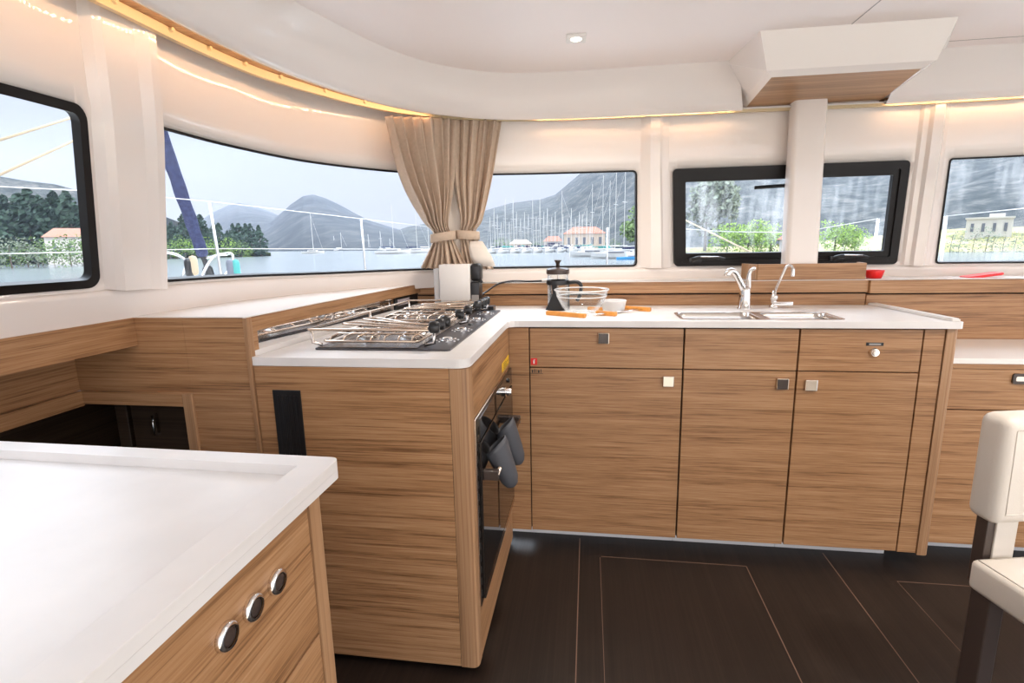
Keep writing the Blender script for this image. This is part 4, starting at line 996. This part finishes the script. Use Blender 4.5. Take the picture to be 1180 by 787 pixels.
for k in range(14):
    x = 1095+k*13+rnd.uniform(-4, 4)
    tree('shrub', 'grey-green shrub on the grassy bank beside the white house', x, 275, 264+rnd.uniform(-4, 4), 118, 'olive', 1.5, 'round', 'shrubs on the grassy bank', 180, 470+k)
# --- houses
def house(label, x0, x1, base_y, eave_y, roof_y, D, wall_m, roof_m, nwin, depth=8, group=None, flat=False):
    a, b = at_r(x0, base_y, D), at_r(x1, base_y, D); ze = at_r((x0+x1)/2, eave_y, D).z; zr_ = at_r((x0+x1)/2, roof_y, D).z
    d = V((b.x-a.x, b.y-a.y, 0)); L = d.length; d.normalize(); n_ = V((-d.y, d.x, 0)); c = (a+b)/2; zb_ = min(ground(a.x, a.y), ground(b.x, b.y), ground(c.x, c.y), ground(c.x+n_.x*depth, c.y+n_.y*depth))-.1; zl_ = max(ground(a.x, a.y), ground(b.x, b.y))
    M = Matrix(((d.x, n_.x, 0, c.x), (d.y, n_.y, 0, c.y), (0, 0, 1, 0), (0, 0, 0, 1)))
    t = thing('house', label, 'house', (c.x, c.y, zb_), group)
    q = MB(); q.box(-L/2, L/2, 0, depth, zb_, ze, M=M); q.build('walls', wall_m, t)
    if flat:
        q = MB(); q.box(-L/2-.2, L/2+.2, -.2, depth+.2, ze, ze+.3, M=M); q.box(-L*.02, L*.32, 1, depth-1, ze, zr_, M=M); q.build('roof', wall_m, t)
    else:
        q = MB(); e = .5; vs = [M @ V(p) for p in ((-L/2-e, -e, ze), (L/2+e, -e, ze), (L/2+e, depth+e, ze), (-L/2-e, depth+e, ze), (-L/2+L*.22, depth/2, zr_), (L/2-L*.22, depth/2, zr_))]
        q.raw(vs, [(0, 1, 5, 4), (1, 2, 5), (2, 3, 4, 5), (3, 0, 4), (3, 2, 1, 0)]); q.build('roof', roof_m, t)
    for k in range(nwin):
        x = -L/2+L*(k+.6)/(nwin+.2); h = max(1.5, ze-zl_-.2)
        q = MB(); q.box(x-L*.035, x+L*.035, -.08, .05, ze-h*.72, ze-h*.25, M=M); q.build('window', 'shutter', t)
house('white house with red tiled roof among the trees in the leftmost window', 52, 108, 284, 273, 262, 175, 'house_white', 'roof_tile', 3, 12)
house('large cream house with terracotta roof above the marina', 650, 697, 288, 269, 261, 235, 'house_warm', 'roof_tile', 5, 12)
house('small low house with orange roof left of the cream marina house', 627, 648, 288, 278, 272, 240, 'house_white', 'roof_tile', 3)
house('pale low marina building with tan roof left of the masts', 588, 612, 288, 281, 276, 240, 'house_warm', 'house_warm', 3)
house('white flat roofed house on the grassy bank in the rightmost window', 1112, 1166, 268, 252, 246, 135, 'house_white', 'house_white', 4, 9, flat=True)
house('small white house high on the hillside behind the black framed window', 995, 1020, 238, 230, 226, 420, 'house_white', 'roof_tile', 3, 12)
house('small white building by the water among the green bushes', 898, 912, 283, 276, 271, 118, 'house_white', 'roof_tile', 2, 5)
# --- boats
def yacht(label, px, wy, mast_y, Lm, head, hull='hull_white', cov=None, group=None, motor=False, dist=0):
    o_ = at_z(px, wy, SEA)
    if dist: o_ = at_r(px, 288, dist); o_.z = SEA
    D = math.hypot(o_.x, o_.y); H = at_r(px, mast_y, D).z-SEA
    t = thing('motor_boat' if motor else 'sailing_boat', label, 'boat', o_, group)
    M = Matrix.Translation(o_) @ Matrix.Rotation(head, 4, 'Z'); Bm = Lm*.3
    rows = []
    for k in range(11):
        s = k/10; x = -Lm/2+Lm*s; hb = Bm/2*(math.sin(min(1, s*1.15+.22)*PI*.5) if s < .5 else math.cos((s-.5)*PI)**.6 if s < 1 else 0.02); hb = max(hb, .03); fz = Lm*.085*(1+.35*s*s)
        rows.append([M @ V((x+(fz*.4 if s == 1 else 0), y, z)) for y, z in ((-hb, fz), (-hb*.95, fz*.4), (-hb*.6, -.3), (0, -.5), (hb*.6, -.3), (hb*.95, fz*.4), (hb, fz))])
    q = MB().grid(rows); q.raw(rows[0], [tuple(range(7))]); q.grid([[r_[0] for r_ in rows], [r_[6] for r_ in rows]]); q.build('hull', hull, t)
    q = MB(); q.prism([(-Lm*.2, -Bm*.28), (Lm*.2, -Bm*.18), (Lm*.26, 0), (Lm*.2, Bm*.18), (-Lm*.2, Bm*.28)], Lm*.085, Lm*(.15 if not motor else .24), .04*Lm*.2, M=M); cb = q.build('cabin', 'hull_white', t)
    q = MB(); q.box(-Lm*.15, Lm*.17, -Bm*.30, Bm*.30, Lm*.105, Lm*.125, M=M); q.build('cabin_window', 'shutter', cb)
    if not motor:
        q = MB(); r_ = max(.06, D*.0005); q.tube([M @ V((Lm*.06, 0, Lm*.1)), M @ V((Lm*.055, 0, H))], [r_, r_*.8], 6); ma = q.build('mast', 'mast_metal', t)
        q = MB(); r2 = r_*.5; q.tube([M @ V((Lm*.055, -Bm*.3, H*.62)), M @ V((Lm*.055, Bm*.3, H*.62))], r2, 5); q.build('spreader', 'mast_metal', ma)
        q = MB(); q.tube([M @ V((Lm*.05, 0, Lm*.2)), M @ V((-Lm*.32, 0, Lm*.21))], [r_*1.6, r_*1.3], 6); q.build('boom_cover', cov or 'hull_white', t)
        q = MB(); q.tube([M @ V((Lm*.5, 0, Lm*.12)), M @ V((Lm*.06, 0, H*.95))], r_*.28, 4); q.build('forestay', 'mast_metal', t)
    if cov and cov != 'hull_navy':
        q = MB(); q.prism([(-Lm*.3, -Bm*.3), (-Lm*.12, -Bm*.3), (-Lm*.12, Bm*.3), (-Lm*.3, Bm*.3)], Lm*.17, Lm*.2, M=M); q.build('sprayhood', cov, t)
yacht('white sloop anchored alone in front of the pointed hill', 360, 292, 246, 11, .3, cov='canvas_blue')
G1 = 'boats anchored under the pointed hill'
for k, (x, wy, my, L_) in enumerate(((385, 288.8, 272, 10), (393, 289, 268, 11), (439, 289, 266, 11), (449, 288.8, 275, 9), (425, 288.6, 270, 10))):
    yacht('small distant sailing boat anchored under the pointed hill', x, wy, my, L_, rnd.uniform(-1, 1), group=G1)
yacht('white sailing boat with dark cover, left of the curtain', 452, 292.5, 236, 13, .15, cov='hull_navy')
yacht('white sailing boat half hidden by the curtain', 479, 291.5, 246, 12, .5, cov='canvas_blue')
yacht('white boat showing just left of the curtain', 493, 291, 250, 11, .9)
G2 = 'sailing boats packed along the marina quay'
for k in range(27):
    x = 566+k*4.4+rnd.uniform(-.5, .5)
    yacht('sailing boat moored in the packed row along the marina quay', x, 289, rnd.choice([228, 240, 247, 252, 256, 250, 218 if k in (4, 8) else 244]), rnd.uniform(9, 11), -PI/2-.1, cov=rnd.choice([None, 'canvas_blue', 'canvas_blue', 'canvas_teal']), group=G2, dist=(168, 184, 200)[k % 3])
yacht('navy blue hulled sailing boat on the marina quay', 645, 289.6, 220, 14, .1, hull='hull_navy', cov='canvas_blue')
yacht('white sailing boat with teal cover, front of the right marina group', 685, 296, 212, 10, 2.7, cov='canvas_teal')
yacht('white sailing boat behind the teal covered one', 697, 294, 202, 10, 2.8)
yacht('white sailing boat with tallest mast near the window edge', 712, 298, 196, 9.5, 2.7, cov='canvas_blue')
yacht('white sailing boat between the tall masts', 705, 295, 208, 10, 2.9)
yacht('white sailing boat at the right edge of the marina window', 722, 297, 192, 10, 2.6)
yacht('bright blue skiff at the right corner of the marina window', 728, 299, 290, 5, .2, hull='tarp_blue', motor=True)
yacht('moored grey boat at the far left shore', 2, 303, 280, 8, .4, motor=True)
# --- our own foredeck
def cyl(name, label, cat, pts, r, mat, group=None, base=None, n=8):
    q = MB(); q.tube(pts, r, n); o = q.build(name, mat, smooth=True); return props(o, label, cat, group)
DK = .42
sail = thing('furled_sail', 'dark blue furled headsail slanting outside the second window', 'sail', V((*at_r(238, 305, 7.2)[:2], DK)))
a, b = at_r(170, 110, 6.0), at_r(233, 292, 7.2); q = MB(); pth = [b+(a-b)*k/24 for k in range(25)]
q.tube([p+V((.006*math.sin(k*1.1)*.5, 0, 0)) for k, p in enumerate(pth)], [.064+.003*math.sin(k*1.3) for k in range(25)], 14); q.build('sail_roll', 'canvas_blue', sail, smooth=True)
d = (b-a).normalized(); q = MB(); e_ = b+d*.75; q.tube([b, b+d*.2, b+d*.24, e_, V((e_.x, e_.y, DK))], [.03, .03, .055, .06, .05], 12); q.build('furling_drum', 'black_plastic', sail, smooth=True)
def stan(px, ty, D, lab, lean=0):
    p = at_r(px, ty, D); st = cyl('stanchion', lab, 'stanchion', [V((p.x+lean, p.y, DK)), p], .013, 'rail_steel', 'guard rail stanchions'); return p
s1 = stan(241, 232, 5.6, 'steel stanchion right of the blue furled sail', .06)
s2 = stan(416, 252, 6.4, 'steel stanchion in front of the pointed hill', .02)
s3 = stan(1090, 249, 5.2, 'steel stanchion at the left edge of the rightmost window', .02)
s4 = stan(1012, 252, 5.4, 'steel stanchion at the right edge of the black framed window', -.03)
s0 = stan(-60, 212, 4.2, 'steel stanchion outside the leftmost window', 0)
s5 = stan(700, 262, 7.0, 'thin steel stanchion behind the marina window', 0)
cyl('guard_wire', 'upper guard wire along the foredeck from left window to pointed hill', 'wire', [s0, at_r(103, 220, 4.8), s1, at_r(320, 241, 5.9), s2, at_r(500, 262, 7)], .0032, 'wire')
low = lambda p, k: V((p.x, p.y, DK+(p.z-DK)*k))
cyl('guard_wire', 'lower guard wire along the foredeck, just above the water line', 'wire', [at_r(-40, 293.5, 4.2), at_r(107, 290, 4.8), at_r(248, 286.5, 5.6), at_r(417, 287, 6.4), at_r(490, 287, 6.9)], .003, 'wire')
cyl('guard_wire', 'guard wire rising right in the rightmost window', 'wire', [s3, at_r(1180, 240, 4.6), at_r(1300, 226, 4.2)], .003, 'wire')
cyl('guard_wire', 'guard wire crossing the black framed window', 'wire', [at_r(775, 263, 6.2), at_r(840, 267, 6.0), at_r(920, 268, 5.8), s4], .003, 'wire')
cyl('sheet_rope', 'white rope slanting down through the black framed window', 'rope', [at_r(770, 244, 5.6), at_r(880, 298, 5.0), at_r(960, 340, 4.6)], .0075, 'rope')
cyl('sheet_rope', 'upper rope slanting across the leftmost window', 'rope', [at_r(-60, 180, 4.0), at_r(120, 124, 4.6)], .0075, 'rope')
cyl('sheet_rope', 'lower rope slanting across the leftmost window', 'rope', [at_r(-60, 229, 4.0), at_r(120, 146, 4.6)], .0075, 'rope')
pu = thing('bow_pulpit', 'curved steel pulpit rails below the blue furled sail', 'rail', V((*at_r(235, 318, 6.3)[:2], DK)))
def prail(pts): 
    q = MB(); p = [at_r(*k) for k in pts]; p.append(V((p[-1].x, p[-1].y, DK))); q.tube(smoothpath(p[:-1], 6)+[p[-1]], .014, 8); q.build('rail_tube', 'rail_steel', pu, smooth=True)
prail([(165, 291, 6.6), (190, 291, 6.5), (205, 294, 6.4), (214, 302, 6.3), (211, 318, 6.2)])
prail([(262, 293, 6.6), (250, 294, 6.5), (240, 304, 6.3), (232, 320, 6.2)])
prail([(238, 297, 6.7), (262, 292, 6.6), (268, 294, 6.5), (267, 305, 6.4), (257, 320, 6.2)])
for k, (x, y, mt, lab, h) in enumerate(((218, 309, 'black_plastic', 'dark fender hung on the pulpit left of the sail', 7), (223, 306, 'rope', 'beige fender beside the dark one on the pulpit', 9), (266, 310, 'shutter', 'dark bag with teal patch on the pulpit', 8), (272, 310, 'canvas_teal', 'teal fender on the right end of the pulpit', 6))):
    p = at_r(x, y, 6.1); q = MB(); q.lathe([(0, 0), (.03, .01), (.04, .04), (.04, .16), (.03, .19), (0, .2)], p-V((0, 0, .1)), n=14); o = q.build('fender', mt, smooth=True); props(o, lab, 'fender')
q = MB(); c = at_r(-8, 345, 3.75); c.z = DK
rows = []
for k in range(13):
    s = k/12; zz = DK+.62*math.sin(s*PI/2)**.8; rr = math.cos(s*PI/2)**.55 if s < 1 else .02
    rows.append([V((c.x+.62*rr*math.cos(a)-.1, c.y+.42*rr*math.sin(a), zz)) for a in [j*2*PI/32 for j in range(32)]])
q.grid(rows, closed=True); q.raw(rows[-1], [tuple(range(32))])
o = q.build('deck_cover', 'hull_white', smooth=True); props(o, 'rounded white cover on the deck outside the leftmost window', 'cover')

m, nt, out = _mat('haze')
vs_ = N(nt, 'ShaderNodeVolumeScatter'); vs_.inputs['Color'].default_value = (.70, .78, 1, 1); vs_.inputs['Density'].default_value = .00022; vs_.inputs['Anisotropy'].default_value = .15
nt.links.new(vs_.outputs[0], out.inputs['Volume'])
q = MB(); q.box(-3000, 3000, 25, 2600, SEA+.05, 500); o = q.build('sea_haze', 'haze'); o['kind'] = 'stuff'; o['label'] = 'thin blue sea haze over the bay and hills'
# ================================================================= light
w = bpy.data.worlds.new('sky'); bpy.context.scene.world = w; w.use_nodes = True
nt = w.node_tree; nt.nodes.clear()
out = nt.nodes.new('ShaderNodeOutputWorld'); bg = nt.nodes.new('ShaderNodeBackground'); nt.links.new(bg.outputs[0], out.inputs[0])
tc = nt.nodes.new('ShaderNodeTexCoord'); sx = nt.nodes.new('ShaderNodeSeparateXYZ'); nt.links.new(tc.outputs['Generated'], sx.inputs[0])
c1 = ramp(nt, sx.outputs['Z'], [(0, (1.0, .95, .96)), (.12, (.99, .94, .97)), (.35, (.82, .89, 1.0)), (.7, (.74, .85, 1.0))])
nt.links.new(c1, bg.inputs[0])
# sky raised aft, high ahead and to starboard, as added light for the saloon
mr = N(nt, 'ShaderNodeMapRange'); nt.links.new(sx.outputs['Y'], mr.inputs[0]); mr.inputs[1].default_value = .05; mr.inputs[2].default_value = -.8; mr.inputs[3].default_value = .2; mr.inputs[4].default_value = .34
hi = N(nt, 'ShaderNodeMapRange'); nt.links.new(sx.outputs['Z'], hi.inputs[0]); hi.inputs[1].default_value = .28; hi.inputs[2].default_value = .60; hi.inputs[3].default_value = .2; hi.inputs[4].default_value = 4.4
ad = N(nt, 'ShaderNodeMath', operation='MAXIMUM'); nt.links.new(mr.outputs[0], ad.inputs[0]); fy = N(nt, 'ShaderNodeMapRange'); nt.links.new(sx.outputs['Y'], fy.inputs[0]); fy.inputs[1].default_value = -.15; fy.inputs[2].default_value = .25; fy.inputs[3].default_value = .25; fy.inputs[4].default_value = 1.0
hm = N(nt, 'ShaderNodeMath', operation='MULTIPLY'); nt.links.new(hi.outputs[0], hm.inputs[0]); nt.links.new(fy.outputs[0], hm.inputs[1]); nt.links.new(hm.outputs[0], ad.inputs[1]); xm = N(nt, 'ShaderNodeMath', operation='MULTIPLY_ADD'); nt.links.new(sx.outputs['Y'], xm.inputs[0]); xm.inputs[1].default_value = -.9; nt.links.new(sx.outputs['X'], xm.inputs[2])
xr = N(nt, 'ShaderNodeMapRange'); nt.links.new(xm.outputs[0], xr.inputs[0]); xr.inputs[1].default_value = .35; xr.inputs[2].default_value = .8; xr.inputs[3].default_value = 0; xr.inputs[4].default_value = 1.25
ad2 = N(nt, 'ShaderNodeMath', operation='MAXIMUM'); nt.links.new(ad.outputs[0], ad2.inputs[0]); nt.links.new(xr.outputs[0], ad2.inputs[1]); nt.links.new(ad2.outputs[0], bg.inputs[1])
sl = bpy.data.lights.new('sun', 'SUN'); sl.energy = 1.25; sl.angle = math.radians(2); sl.color = (1, .95, .87)
so = bpy.data.objects.new('sun', sl); C.objects.link(so)
sd = V((.30, -.42, .86)).normalized(); so.rotation_euler = sd.to_track_quat('Z', 'Y').to_euler(); so.location = sd*30
# spots: the ceiling downlight in view, plus two unseen ones added as fill
for x, y in ((-.048, 1.99), (1.25, .95), (2.2, .95)):
    ll = bpy.data.lights.new('downlight', 'SPOT'); ll.energy = 18 if y > 1.5 else 26; ll.color = (1, .90, .79); ll.spot_size = math.radians(155); ll.spot_blend = 1; ll.shadow_soft_size = .05
    lo = bpy.data.objects.new('downlight', ll); C.objects.link(lo); lo.location = (x, y, 1.935)

# ================================================================= camera
cam = bpy.data.cameras.new('camera'); cam.sensor_width = 36; cam.sensor_fit = 'HORIZONTAL'; cam.lens = F/1180*36; cam.clip_start = .02; cam.clip_end = 12000
co = bpy.data.objects.new('camera', cam); C.objects.link(co)
co.matrix_world = Matrix(((_r.x, _u.x, -_f.x, 0), (_r.y, _u.y, -_f.y, 0), (_r.z, _u.z, -_f.z, CAMZ), (0, 0, 0, 1)))
sc = bpy.context.scene; sc.camera = co
sc.view_settings.view_transform = 'Standard'; sc.view_settings.look = 'None'; sc.view_settings.gamma = 1; sc.view_settings.use_curve_mapping = False
sc.view_settings.exposure = 1.12
sc.cycles.use_denoising = True
sc.cycles.max_bounces = 10; sc.cycles.diffuse_bounces = 6; sc.cycles.glossy_bounces = 5; sc.cycles.transparent_max_bounces = 16; sc.cycles.transmission_bounces = 10
sc.cycles.sample_clamp_indirect = 6
